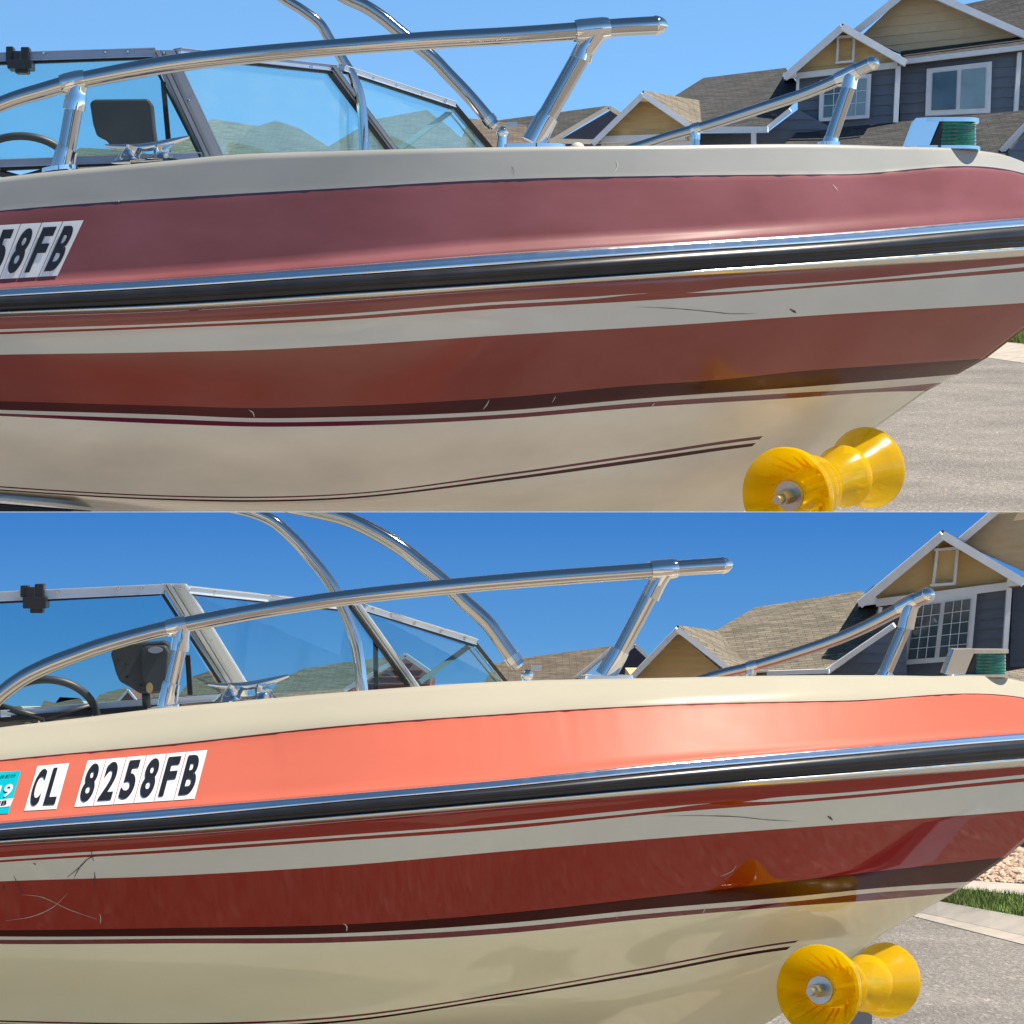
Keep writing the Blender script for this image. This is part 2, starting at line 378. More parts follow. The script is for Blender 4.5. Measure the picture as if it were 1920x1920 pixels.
# ------------------------------------------------------------------ boat
HB = .75      # half beam at 6 m scale
def build_boat(cfg):
    D0 = cfg['D0']; sc = D0/6; clip = cfg['clip']; M = G[cfg['finish']]; up = clip == 'up'
    boat = root('motorboat', cfg['label'], 'motorboat', P(960, cfg['keel_y'], D0+HB*sc), 'the same runabout seen twice, before and after polishing')
    rows = cfg['rows']; offs = cfg['offs']; X0 = 550
    def g(x, xe): return max(0, min(1, (x-X0)/(xe-X0)))**2.3
    # key rows -> fine rows
    hts = [sum(r[1]-0 for r in [(0, herm(rw, 400))])/1 for rw in rows]
    prof = [(h, o) for h, o in zip(hts, offs)]
    fine = []
    for i in range(len(rows)-1):
        n = cfg['sub'][i]
        for k in range(n):
            f = k/n; h = hts[i]*(1-f)+hts[i+1]*f
            fine.append((i, f, offs[i]*(1-f)+offs[i+1]*f if i in cfg['lin'] else herm(prof, h)))
    fine.append((len(rows)-1, 0, offs[-1]))
    NC = 200
    verts = []; faces = []; mi = []
    names = ['deck', 'pin', 'pink', 'red', 'white', 'dark', 'wine', 'hull']
    def pt(i, f, o, j, jit=0):
        t = j/NC
        def one(k):
            rw = rows[k]; xe = rw[-1][0]; x = -350+(xe+350)*t
            y = herm(rw, x)
            if k == 2 and x < 1950: y += (noise.noise(Vector((x*.035, 3, cfg['D0'])))*1.6+max(0, noise.noise(Vector((x*.09, 8, cfg['D0'])))-.1)*3)*cfg['rag']
            return x, y, xe
        x, y, xe = one(i)
        if f > 0:
            x2, y2, xe2 = one(i+1); x, y, xe = x*(1-f)+x2*f, y*(1-f)+y2*f, xe*(1-f)+xe2*f
        gg = g(x, xe)
        return P(x, y, D0+sc*(o*(1-gg)+HB*gg)), x
    NR = len(fine)
    xs = []
    for (i, f, o) in fine:
        for j in range(NC+1):
            p, x = pt(i, f, o, j); verts.append(p); xs.append(x)
    segm = cfg['segm']
    for r in range(NR-1):
        band = fine[r][0]
        for j in range(NC):
            a = r*(NC+1)+j
            x = .5*(xs[a]+xs[a+1])
            m = segm[band]
            if callable(m): m = m(x)
            faces.append((a, a+1, a+NC+2, a+NC+1)); mi.append(names.index(m))
    nnear = len(verts)
    # far side, mirrored about the keel plane of a boat that stands on a sloping street
    yc = D0+HB*sc; k = cfg['tilt']
    far = []
    for v in verts:
        dy = 2*(yc-v.y); far.append(Vector((v.x, v.y+dy, v.z+k*dy)))
    nf = len(faces)
    verts += far
    for q in range(nf):
        f = faces[q]; faces.append(tuple(i+nnear for i in f[::-1])); mi.append(mi[q])
    # deck between the two sheer edges
    K = 12; base = len(verts)
    for j in range(NC+1):
        a = verts[j]; b = verts[j+nnear]
        for q in range(1, K):
            s_ = q/K; s_ = .5-.5*math.cos(math.pi*s_)
            p = a.lerp(b, s_); p.z -= .012*sc*math.sin(math.pi*s_); verts.append(p)
    def dk(j, q):
        if q == 0: return j
        if q == K: return j+nnear
        return base+j*(K-1)+q-1
    for j in range(NC):
        for q in range(K):
            faces.append((dk(j, q+1), dk(j+1, q+1), dk(j+1, q), dk(j, q))); mi.append(0)
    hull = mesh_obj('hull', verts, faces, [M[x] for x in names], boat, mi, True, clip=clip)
    bm = bmesh.new(); bm.from_mesh(hull.data); bmesh.ops.remove_doubles(bm, verts=bm.verts[:], dist=1e-5)
    bmesh.ops.recalc_face_normals(bm, faces=bm.faces[:]); bm.to_mesh(hull.data); bm.free()
    tree = BVHTree.FromPolygons([v.copy() for v in verts], [f for f in faces])
    def hit(px, py, lift=.001):
        d = P(px, py, 1).normalized(); loc, nn, _, dist = tree.ray_cast(Vector((0, 0, 0)), d)
        if loc is None: return P(px, py, D0+.1)
        if nn.dot(d) > 0: nn = -nn
        return loc+nn*lift*sc
    def topD(x):    # depth of the sheer edge
        o = offs[0]; gg = g(x, rows[0][-1][0]); return D0+sc*(o*(1-gg)+HB*gg)
    # ---- rub rail
    def strip(name, m, prof_, r0, r1, label=None):
        vs = []; fs = []; nn = len(prof_)
        for j in range(NC+1):
            t = j/NC
            for (f, o) in prof_:
                ra, rb = rows[r0], rows[r1]
                xa = -350+(ra[-1][0]+350)*t; xb = -350+(rb[-1][0]+350)*t
                x = xa*(1-f)+xb*f; y = herm(ra, xa)*(1-f)+herm(rb, xb)*f; xe = ra[-1][0]*(1-f)+rb[-1][0]*f
                gg = g(x, xe); vs.append(P(x, y, D0+sc*(o+(HB-.01)*gg)))
        for j in range(NC):
            for q in range(nn-1): fs.append((j*nn+q, (j+1)*nn+q, (j+1)*nn+q+1, j*nn+q+1))
        o = mesh_obj(name, vs, fs, m, boat, None, True, label=label, clip=clip)
        # the same strip on the far side, as one part with this one
        me = o.data; bm = bmesh.new(); bm.from_mesh(me)
        gm = bmesh.ops.duplicate(bm, geom=bm.verts[:]+bm.edges[:]+bm.faces[:])['geom']
        c = WL[o]
        for e in gm:
            if isinstance(e, bmesh.types.BMVert):
                wv = e.co+c; dy = 2*(yc-wv.y); e.co = Vector((wv.x, wv.y+dy, wv.z+k*dy))-c
        bm.to_mesh(me); bm.free()
        return o
    strip('rub_rail_trim', chrome_trim, [(0, .004), (.04, -.006), (.12, -.0085), (.35, -.0098), (.7, -.0118), (.94, -.0140), (1, -.0128)], 4, 5)
    strip('rub_rail_insert', rubber, [(0, -.009), (.04, -.0135), (.15, -.0185), (.30, -.0225), (.45, -.0235), (.6, -.021), (.67, -.0145), (.74, -.014), (.86, -.014), (.96, -.012), (1, -.008)], 5, 6)
    strip('rub_rail_lip', lip_trim, [(0, -.007), (.06, -.014), (.25, -.0165), (.5, -.0145), (.8, -.007), (1, .003)], 6, 7)

    # ---- bow rails
    px = S*D0
    def pr(pts, dep):     # px points -> world
        return [P(a, b, dep(a)) for a, b in pts]
    for rl in cfg['rails']:
        dep = rl['dep']
        path = cr([(a, b, r) for a, b, r in rl['pts']], 8)
        mb = MB(); mb.tube([P(a, b, dep(a)) for a, b, r in path], [r*S*dep(a) for a, b, r in path], 24)
        rail = autosm(mb.build('bow_rail', steel, boat, clip=clip, label=rl['label']), 40)
        # bullet end
        a, b, r = rl['pts'][-1]; a0, b0, _ = rl['pts'][-2]
        d = (P(a, b, dep(a))-P(a0, b0, dep(a0))).normalized(); e = P(a, b, dep(a)); rr = r*S*dep(a)
        mb = MB(); L = rl['cap']*S*dep(a)
        mb.tube([e-d*rr*.1, e, e+d*L*.1, e+d*L*.45, e+d*L*.8, e+d*L*.95, e+d*L], [rr*1.0, rr*1.06, rr*1.06, rr*.93, rr*.62, rr*.33, rr*.05], 24)
        autosm(mb.build('end_cap', chrome, rail), 50)
        for tee in rl['tees']:
            # sleeve
            s0, s1, rs = tee['sleeve']
            sl = [q for q in path if s0 <= q[0] <= s1]
            mb = MB(); n = len(sl)
            w_ = [P(a, b, dep(a)) for a, b, r in sl]
            mb.tube(w_, [rs*S*dep(sl[0][0])*(0.93 if i in (0, n-1) else 1) for i in range(n)], 24)
            # neck
            nk = tee['neck']; dd = dep(nk[0][0])+tee.get('dd', 0)
            mb.tube([P(a, b, dep(nk[0][0])) for a, b, r in cr(nk, 4)], [r*S*dd for a, b, r in cr(nk, 4)], 24)
            autosm(mb.build('tee_fitting', chrome, rail), 50)
            st = tee['post']; mb = MB()
            mb.tube([P(a, b, dep(nk[0][0])) for a, b, r in st], [r*S*dd for a, b, r in st], 24)
            autosm(mb.build('stanchion', steel, rail), 50)
            if 'foot' in tee:
                ft = tee['foot']; mb = MB()
                mb.tube([P(a, b, dep(nk[0][0])) for a, b, r in ft], [r*S*dd for a, b, r in ft], 24)
                fx0, fx1, fy = tee['flange']
                cx, cy = (fx0+fx1)/2, fy; c = P(cx, cy, dep(nk[0][0])); a = (fx1-fx0)/2*S*dd
                ring = [Vector((c.x+a*math.cos(q*math.pi/14), c.y+.028*sc*math.sin(q*math.pi/14), c.z-5*S*dd)) for q in range(28)]
                sl_ = tee.get('slope', 0)
                for v in ring: v.z += (v.x-c.x)*sl_
                mb.prism(ring, (0, 0, 8*S*dd))
                autosm(mb.build('rail_foot', chrome, rail), 40)

    # ---- windshield
    ws = cfg['ws']; dW = ws['dep']
    whost = None
    for i, bb in enumerate(ws['bars']):
        (x0, y0, x1, y1, wpx, mname, kind) = bb
        mm = {'d': alu_dim, 'a': alu, 'b': alu_lit, 'g': gasket}[mname]
        mb = MB(); A = P(x0, y0, dW(x0)); B = P(x1, y1, dW(x1)); wd = wpx*S*dW((x0+x1)/2)
        if kind == 'post':
            def pz(f0, f1, pro):
                w0 = wpx*1.06; return [P(x0+(f0-.5)*w0, y0, dW(x0)-pro*sc), P(x0+(f1-.5)*w0, y0, dW(x0)-pro*sc), P(x1+(f1-.5)*w0, y1, dW(x1)-pro*sc), P(x1+(f0-.5)*w0, y1, dW(x1)-pro*sc)]
            for f0, f1, pro in ((0, .17, .010), (.205, .40, .017), (.43, .60, .012), (.60, .93, .020), (.95, 1, .012)):
                mb.prism(pz(f0, f1, pro), (0, .02*sc, 0))
            m2 = MB(); m2.prism(pz(-.01, 1.01, .003), (0, .01*sc, 0)); grooves = m2
        elif kind == 'bar':
            mb.beam(A, B, wd, .016*sc)
            d = (B-A).normalized(); xx = d.cross(Vector((0, 1, 0))).normalized()
            for off in (-.44, .44): mb.beam(A+xx*wd*off, B+xx*wd*off, wd*.12, .022*sc)
        else:
            if kind == 'thin': A.y += .03*sc; B.y += .03*sc
            mb.beam(A, B, wd, .012*sc)
        if whost is None:
            whost = mb.build('windshield', mm, boat, clip=clip)
        else:
            o = mb.build({'post': 'corner_post', 'bar': 'frame_bar', 'gk': 'gasket', 'thin': 'brace'}[kind], mm, whost, clip=clip)
            if kind == 'post': grooves.build('gasket', gasket, whost, clip=clip)
    for poly in ws['panes']:
        mb = MB(); mb.prism([P(a, b, dW(a)) for a, b in poly], (0, .004*sc, 0))
        mb.build('pane', glass_dull if up else glass_clear, whost, clip=clip)
    for (a, b) in ws['snaps']:
        mb = MB(); c = P(a, b, dW(a)-.014*sc); r = 3.6*S*dW(a)
        mb.tube([c+Vector((0, .01*sc, 0)), c, c-Vector((0, .004*sc, 0))], [r, r, r*.6], 10); autosm(mb.build('snap', chrome, whost))
    # ---- tower tubes
    for tb in cfg['tubes']:
        path = cr(tb['pts'], 8); D = D0+tb['d']*sc; r = tb['r']*S*D
        mb = MB(); mb.tube([P(a, b, D) for a, b in path], r, 22)
        t_ = autosm(mb.build('tower_tube', steel, boat, clip=clip), 40)
        if 'ball' in tb:
            bx, by, br_ = tb['ball']; e = P(*tb['pts'][-1], D); q = P(*tb['pts'][-2], D); d = (e-q).normalized()
            mb = MB(); mb.tube([e-d*r*1.6, e-d*r*.6], r*1.18, 22); mb.tube([e-d*r*.6, e+d*r*.3], [r*.85, r*.6], 20)
            mb.ball(P(bx, by, D), br_*S*D, 20)
            mb.tube([P(bx, by, D), P(bx-2, by+34, D)], [br_*.72*S*D, br_*.8*S*D], 18)
            autosm(mb.build('swivel_fitting', chrome, t_), 45)
            mb = MB(); mb.box(P(bx+18, by-14, D), (20*S*D, .02*sc, 9*S*D)); mb.build('latch_plate', zinc, t_)
    # ---- cleat
    f = cfg['cleat']; D = topD(f(275, 270)[0])+.05*sc; px = S*D; ks = cfg['cleat_s']
    mb = MB()
    horn = cr([(197, 273, 2.2), (225, 276, 4.5), (262, 277, 6.5), (290, 274, 7), (315, 268, 6), (340, 261, 4), (355, 256.5, 2.4)], 5)
    mb.tube([P(*f(a, b), D) for a, b, r in horn], [r*px*ks for a, b, r in horn], 16, squash=.85)
    for (a0, a1, b1) in ((252, 243, 303), (306, 304, 300)):
        leg = cr([(a0, 276, 10), (a0-3, 284, 8.5), (a1, 293, 10), (a1, b1, 19)], 4)
        mb.tube([P(*f(a, b), D) for a, b, r in leg], [r*px*ks*1.5 for a, b, r in leg], 18, squash=.85)
    mb.tube([P(*f(245, 304), D), P(*f(306, 301), D)], 4.5*px*ks, 12)
    autosm(mb.build('cleat', chrome, boat, smooth=True), 60)
    # ---- side light
    f = cfg['nav']; D = topD(f(1780, 250)[0])+.02*sc; dz = .055*sc; ks = cfg['nav_s']
    mb = MB()
    q = [(1718, 221), (1764, 221), (1741, 276), (1698, 274)]
    mb.prism([P(*f(a, b), D-.01*sc) for a, b in q], (0, dz*1.3, 0))
    def rounded(xa, xb, yy, h, grow=0):
        A = P(*f(xa, yy), D); B = P(*f(xb, yy), D); c = (A+B)/2; hx = (B.x-A.x)/2
        ring = []
        for i in range(28):
            t = 2*math.pi*i/28; cs, sn = math.cos(t), math.sin(t)
            ring.append(Vector((c.x+hx*math.copysign(abs(cs)**.55, cs), c.y+.02*sc+(dz*.62+grow)*math.copysign(abs(sn)**.75, sn), c.z)))
        mb.prism(ring, (0, 0, h))
    rounded(1718, 1838, 229, 8*S*D*ks); rounded(1706, 1840, 280, 6*S*D*ks, .004*sc)
    nav = autosm(mb.build('side_light', chrome, boat), 30)
    mb = MB(); c0 = P(*f(1791, 250), D)
    vs = []; z0 = P(*f(0, 274), D).z; z1 = P(*f(0, 231), D).z; pr_ = []
    NV = 26
    for i in range(NV+1):
        t = i/NV; rib = .5+.5*math.cos(t*math.pi*2*6); pr_.append((z0+(z1-z0)*t, 1+.025*rib))
    hx = (f(1832, 0)[0]-f(1750, 0)[0])/2*S*D; cx = P(*f(1791, 250), D).x
    for z, m_ in pr_:
        for i in range(24):
            t = 2*math.pi*i/24; vs.append(Vector((cx+hx*m_*math.cos(t), c0.y+.02*sc+dz*.55*m_*math.sin(t), z)))
    fs = [(i*24+j, i*24+(j+1) % 24, (i+1)*24+(j+1) % 24, (i+1)*24+j) for i in range(NV) for j in range(24)]
    mb.add(vs, fs); mb.build('lens', greenlens, nav, smooth=True)
    mb = MB(); mb.prism([P(*f(a, b), D-.004*sc) for a, b in ((1762, 230), (1772, 230), (1760, 275), (1744, 275))], (0, dz, 0)); mb.build('lens_surround', blackp, nav)
    # ---- helm: wheel and display
    x, y, rx, ry, r = cfg['wheel']; D = D0+.42*sc; mb = MB()
    mb.tube([P(x+rx*math.cos(t), y-ry*math.sin(t), D-.05*sc*math.sin(t)) for t in [2*math.pi*i/48 for i in range(49)]], r*S*D, 14, caps=False)
    wh = mb.build('steering_wheel', greyp, boat, smooth=True, clip=clip)
    for an in (20, 160, 270):
        mb = MB(); mb.tube([P(x, y, D), P(x+rx*math.cos(R(an)), y-ry*math.sin(R(an)), D)], r*.9*S*D, 8); mb.build('spoke', greyp, wh, smooth=True, clip=clip)
    D = D0+.36*sc
    mb = MB(); poly = [P(a, b, D) for a, b in cfg['disp']]
    mb.prism(poly, (0, .03*sc, 0)); ds = mb.build('display_unit', greyp, boat)
    bv = ds.modifiers.new('bevel', 'BEVEL'); bv.width = .004*sc; bv.segments = 2
    xs_ = [a for a, b in cfg['disp']]; ys_ = [b for a, b in cfg['disp']]
    mb = MB(); mb.tube([P((min(xs_)+max(xs_))/2+10, max(ys_)-8, D+.02), P((min(xs_)+max(xs_))/2+12, max(ys_)+26, D+.02)], 8*S*D, 12); mb.build('bracket', greyp, ds, smooth=True)
    for item in cfg.get('disp_extra', []):
        mb = MB(); kind, arg, mm = item
        if kind == 'poly':
            mb.prism([P(a, b, D-.02*sc) for a, b in arg], (0, .025*sc, 0)); o = mb.build('rear_housing', mm, ds); bv = o.modifiers.new('bevel', 'BEVEL'); bv.width = .004*sc; bv.segments = 3
        elif kind == 'oval':
            a, b, ra, rb = arg; mb.prism([P(a+ra*math.cos(t), b+rb*math.sin(t), D-.024*sc) for t in [2*math.pi*i/20 for i in range(20)]], (0, .02*sc, 0)); mb.build('recess' if mm is blackp or mm is galv else 'knob', mm, ds)
        else:
            for a, b in arg:
                m2 = MB(); m2.ball(P(a, b, D), 2.6*S*D, 8); m2.build('screw', blackp, ds)
    # ---- clip on the windshield frame
    D = dW(30)-.03*sc; mb = MB()
    for (x0, y0, x1, y1, t_) in cfg['clipbox']:
        A = P(x0, y0, D); B = P(x1, y1, D); mb.box(((A.x+B.x)/2, D+.02*sc, (A.z+B.z)/2), (B.x-A.x, t_*sc, A.z-B.z))
    o = mb.build('phone_clip', blackp, boat); bv = o.modifiers.new('bevel', 'BEVEL'); bv.width = .002*sc; bv.segments = 2
    # ---- lettering
    def bil(q, u, v):   # q = TL TR BR BL, v up
        tl, tr, br_, bl = q
        top = (tl[0]*(1-u)+tr[0]*u, tl[1]*(1-u)+tr[1]*u); bot = (bl[0]*(1-u)+br_[0]*u, bl[1]*(1-u)+br_[1]*u)
        return (bot[0]*(1-v)+top[0]*v, bot[1]*(1-v)+top[1]*v)
    def patch(name, q, m_, lift, parent=boat, label=None, n=6):
        vs = [hit(*bil(q, i/n, j/n), lift) for j in range(n+1) for i in range(n+1)]
        fs = [(j*(n+1)+i, j*(n+1)+i+1, (j+1)*(n+1)+i+1, (j+1)*(n+1)+i) for j in range(n) for i in range(n)]
        return mesh_obj(name, vs, fs, m_, parent, None, True, label=label)
    for (txt, q, cuts) in cfg['letters']:
        n = len(txt)
        for i, ch in enumerate(txt):
            u0, u1 = cuts[i], cuts[i+1]
            tl, bl = bil(q, u0+.006, 1), bil(q, u0+.006, 0); tr, br_ = bil(q, u1, 1), bil(q, u1, 0)
            tile = patch('registration_tile', (tl, tr, br_, bl), decal_white, .0012, label='white vinyl tile with a black %s' % ch)
            gv, gf = glyph(ch, .035)
            lo, hi = (.16, .84) if ch not in '1' else (.3, .7)
            sub = (tl, tr, br_, bl)
            vs = [hit(*bil(sub, lo+(hi-lo)*u, .09+.82*v), .0030) for u, v in gv]
            mesh_obj('character', vs, gf, decal_black, tile)
    for st in cfg.get('sticker', []):
        s_ = patch('year_sticker', st['q'], decal_teal, .0012, label='turquoise year sticker')
        patch('white_strip', st['strip'], decal_white, .0022, s_)
        for (txt, q, mm) in st['text']:
            vs = []; fs = []; n = len(txt)
            for i, ch in enumerate(txt):
                if ch == ' ': continue
                gv, gf = glyph(ch, .02); k0 = len(vs)
                lo, hi = ((i+.06)/n, (i+.94)/n) if ch not in '1I' else ((i+.3)/n, (i+.7)/n)
                vs += [hit(*bil(q, lo+(hi-lo)*u, v), .0034) for u, v in gv]; fs += [tuple(k+k0 for k in t) for t in gf]
            mesh_obj('printing', vs, fs, mm, s_)
    for (pts, wd, mm) in cfg['scratches']:
        pp = cr(pts, 5); vs = []; fs = []
        for i, (a, b) in enumerate(pp):
            a2, b2 = pp[min(i+1, len(pp)-1)]; a1, b1 = pp[max(i-1, 0)]
            L = math.hypot(a2-a1, b2-b1) or 1; nx, ny = -(b2-b1)/L, (a2-a1)/L
            ww = wd*.42*math.sin(math.pi*(i+.4)/(len(pp)-.2))*(0.7+.6*rnd.random())
            vs += [hit(a+nx*ww, b+ny*ww, .0009), hit(a-nx*ww, b-ny*ww, .0009)]
        fs = [(2*i, 2*i+1, 2*i+3, 2*i+2) for i in range(len(pp)-1)]
        mesh_obj('scratch', vs, fs, mm, boat)
    return boat

seg = lambda a, b, m1, m2: (lambda x: m2 if a < x < b else m1)
def end(xe, m1): return lambda x: m1 if x < xe else 'hull'
U = dict(D0=8.0, clip='up', finish='dull', lin=(0, 2), keel_y=958, tilt=.08, rag=1.1,
  label='dull chalky maroon and cream runabout in the upper view, before polishing',
  rows=[
   [(-350,368),(0,333),(75,324),(190,313),(330,300),(400,293),(640,283),(940,276),(1240,273),(1560,271),(1660,274),(1835,282.5),(1881,290),(1920,304),(1990,345)],
   [(-350,438),(0,395),(320,371),(640,352.5),(920,337),(1240,329.5),(1580,326.5),(1920,325),(2012,358)],
   [(-350,441),(0,398),(320,376),(640,356.5),(920,342),(1240,333),(1580,329),(1920,327.5),(2016,361)],
   [(-350,557),(0,531),(320,509),(640,481),(920,455),(1240,436),(1580,411),(1920,388),(2040,388)],
   [(-350,565),(0,542),(320,522.5),(640,499),(920,477),(1240,456.5),(1580,435),(1920,408),(2045,400)],
   [(-350,578),(0,556),(320,538),(640,516.5),(920,497),(1240,474),(1580,452),(1920,424),(2047,415)],
   [(-350,600),(0,583),(320,569),(640,549),(920,531.5),(1240,510),(1580,487),(1920,462),(2047,453)],
   [(-350,609),(0,595),(320,584),(640,565),(920,545),(1240,524),(1580,503.5),(1920,480.5),(2042,470)],
   [(-350,630),(0,617.5),(320,606.5),(640,589),(920,567),(1100,557),(1216,550),(1290,549),(1340,543),(1580,526.5),(1920,494),(2037,483)],
   [(-350,635),(0,622.5),(320,610.5),(640,594),(920,572),(1100,561.5),(1216,550.3),(1290,549.3),(1340,548),(1580,530),(1920,501),(2035,490)],
   [(-350,639),(0,627),(320,615),(640,600),(920,580),(1240,561.5),(1580,535),(1920,509),(2030,499)],
   [(-350,672),(0,665),(320,660),(480,656),(640,648),(960,627.5),(1240,611),(1580,588),(1920,568),(1992,563)],
   [(-350,742),(0,752),(320,761),(480,765),(640,761.5),(960,744),(1200,722),(1350,712),(1500,696),(1650,685.5),(1849,672)],
   [(-350,755),(0,768.5),(320,778),(480,784),(640,782),(960,769),(1200,747.5),(1500,726),(1650,714),(1795,702)],
   [(-350,761),(0,775),(320,786),(480,791.5),(640,790),(960,776),(1200,755),(1500,736),(1650,728),(1768,717)],
   [(-350,766),(0,780),(320,795),(480,800),(640,798.5),(960,784),(1200,764),(1500,745.5),(1650,735),(1738,733)],
   [(-350,880),(0,911.5),(320,929),(480,931),(640,926),(960,886),(1200,851),(1435,817),(1640,803)],
   [(-350,883),(0,914),(320,931.5),(480,934),(640,928.5),(960,890),(1200,856),(1432,823),(1632,808)],
   [(-350,885),(0,917.5),(320,935),(480,937.5),(640,932.5),(960,894.5),(1200,860),(1420,830),(1625,812)],
   [(-350,888),(0,920),(320,938),(480,941),(640,936),(960,899.5),(1200,867),(1418,836),(1617,817)],
   [(-350,922),(0,939),(100,950),(300,985),(640,1040),(1000,1050),(1300,1010),(1480,905)],
  ],
  offs=[.023,.0215,.021,.018,0,.006,.006,.002,.006,.008,.011,.03,.078,.086,.090,.095,.23,.233,.236,.24,.75],
  sub=[6,1,10,3,1,1,2,3,1,1,5,12,3,1,1,12,1,1,1,10],
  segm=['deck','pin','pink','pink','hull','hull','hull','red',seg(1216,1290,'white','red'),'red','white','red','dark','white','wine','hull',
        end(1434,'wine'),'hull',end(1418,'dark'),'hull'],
  rails=[
   dict(label='near side stainless bow rail', dep=lambda x: 8.12+.25*max(0,(x-500)/900)**2, cap=24,
     pts=[(-260,330,14),(-130,258,14),(0,196,14.5),(80,170,15.5),(160,149,16),(320,120,17),(480,102,16.5),(640,88,16),(800,76,17),(960,67,17),(1065,59.5,17),(1150,52,17),(1229,47.5,17.5)],
     tees=[dict(sleeve=(108,166,20.5), neck=[(147,160,18),(143,175,19),(141,190,20.5),(138,207,21)], post=[(140,195,17),(124,285,17)], foot=[(128,278,20.5),(124,285,21),(117,316,22)], flange=(78,142,316), slope=.12),
           dict(sleeve=(1066,1146,22), neck=[(1118,62,20),(1106,80,19),(1095,95,19.5),(1088,112,21)], post=[(1092,100,18),(1020,228,18)], foot=[(1028,217,20.5),(1022,226,21.5),(1000,268,23)], flange=(945,1060,274))]),
   dict(label='far side stainless bow rail', dep=lambda x: 9.55-.3*max(0,(x-1200)/450)**1.5, cap=14,
     pts=[(1120,296,8),(1203,272,8.5),(1253,256,9),(1303,242,9.5),(1353,227,10),(1430,202,10.5),(1508,176,11),(1577,147,12),(1610,130,13),(1635,119,13)],
     tees=[dict(sleeve=(1294,1316,11.5), neck=[(1304,244,10),(1303,252,10),(1303,262,10)], post=[(1303,255,8.5),(1304,276,8.5)]),
           dict(sleeve=(1570,1612,15), neck=[(1598,136,14),(1594,150,14.5),(1591,166,15)], post=[(1592,160,12.5),(1556,268,12.5)], foot=[(1559,258,13.5),(1556,272,15)], flange=(1533,1575,270))])],
  ws=dict(dep=lambda x: 8.55+(0 if x < 350 else (x-350)/570*1.1),
    bars=[(-250,116,292,99,17,'a','bar'),(-250,338,0,307,26,'a','bar'),(0,307,378,294,15,'a','bar'),(-250,128,283,108.5,6,'g','gk'),(0,316,378,299,9,'g','gk'),
      (304,94,398,294,42,'a','post'),(281,106,376,294,5,'g','gk'),(333,97,627,129,13,'a','bar'),(330,106,627,137,4,'g','gk'),
      (621,124,740,284,19,'a','post'),(611,130,728,284,6,'g','gk'),(640,127,849,195,11,'b','bar'),(646,136,846,203,4,'g','gk'),
      (849,195,920,279,10,'g','gk'),(844,199,912,279,3,'a','thin'),(303,150,313,262,9,'g','thin'),(745,279,842,208,9,'d','thin'),(842,208,900,279,3,'d','thin')],
    panes=[[(-250,120),(283,106),(382,292),(-250,330)],[(335,104),(618,136),(728,282),(405,292)],[(644,134),(846,200),(912,276),(742,280)]],
    snaps=[(82,100),(198,98),(240,97),(583,125),(353,187),(405,286),(308,99),(666,138),(699,148),(743,161),(791,176),(835,190)]),
  tubes=[dict(pts=[(480,-40),(533,-2),(567,19),(600,45),(620,77),(643,113),(664,150),(678,200),(683,290)], r=9.5, d=.85),
         dict(pts=[(560,-60),(643,-8),(683,11),(717,33),(750,60),(807,105),(840,139),(870,170),(900,204),(926,236)], r=12.5, d=1.2, ball=(942,248,11.5))],
  cleat=lambda a, b: (a, b), cleat_s=1.45, nav=lambda a, b: (a, b), nav_s=1.0,
  wheel=(38,335,104,80,7.5),
  disp=[(168,193),(176,186),(278,185),(286,196),(290,240),(295,272),(207,273),(198,262),(181,254),(174,232)],
  clipbox=[(10,86,24,115,.03),(24,95,40,115,.04),(38,87,54,115,.03),(14,112,60,129,.05),(27,127,52,136,.03)],
  letters=[('8258FB',((-80,427),(157,413),(108,517),(-111,530)),[0,.1667,.3333,.5,.6667,.8333,1.0]),('CL',((-190,434),(-118,429),(-149,533),(-221,538)),[0,.5,1])],
  scratches=[([(1190,575),(1260,578),(1330,584),(1370,588),(1420,588)],1.6,scratch_dark),([(1480,579),(1487,583),(1493,586)],5,scratch_dark),
    ([(466,768),(474,773),(477,782)],3,scratch_white),([(905,768),(913,758),(917,749)],2,scratch_white),([(1035,755),(1042,742)],1.4,scratch_white),
    ([(1222,762),(1227,754)],2.2,scratch_white),([(350,583),(400,578),(450,571)],1.4,scratch_dark),([(1415,506),(1445,503),(1490,496)],1.2,scratch_dark),([(222,379),(224,375)],3,scratch_white),
    ([(958,311),(962,318),(964,330)],1.0,scratch_dark),([(1560,345),(1566,352),(1571,358)],1.2,scratch_white),([(1155,300),(1158,312),(1150,325)],1.6,scratch_white)],
)
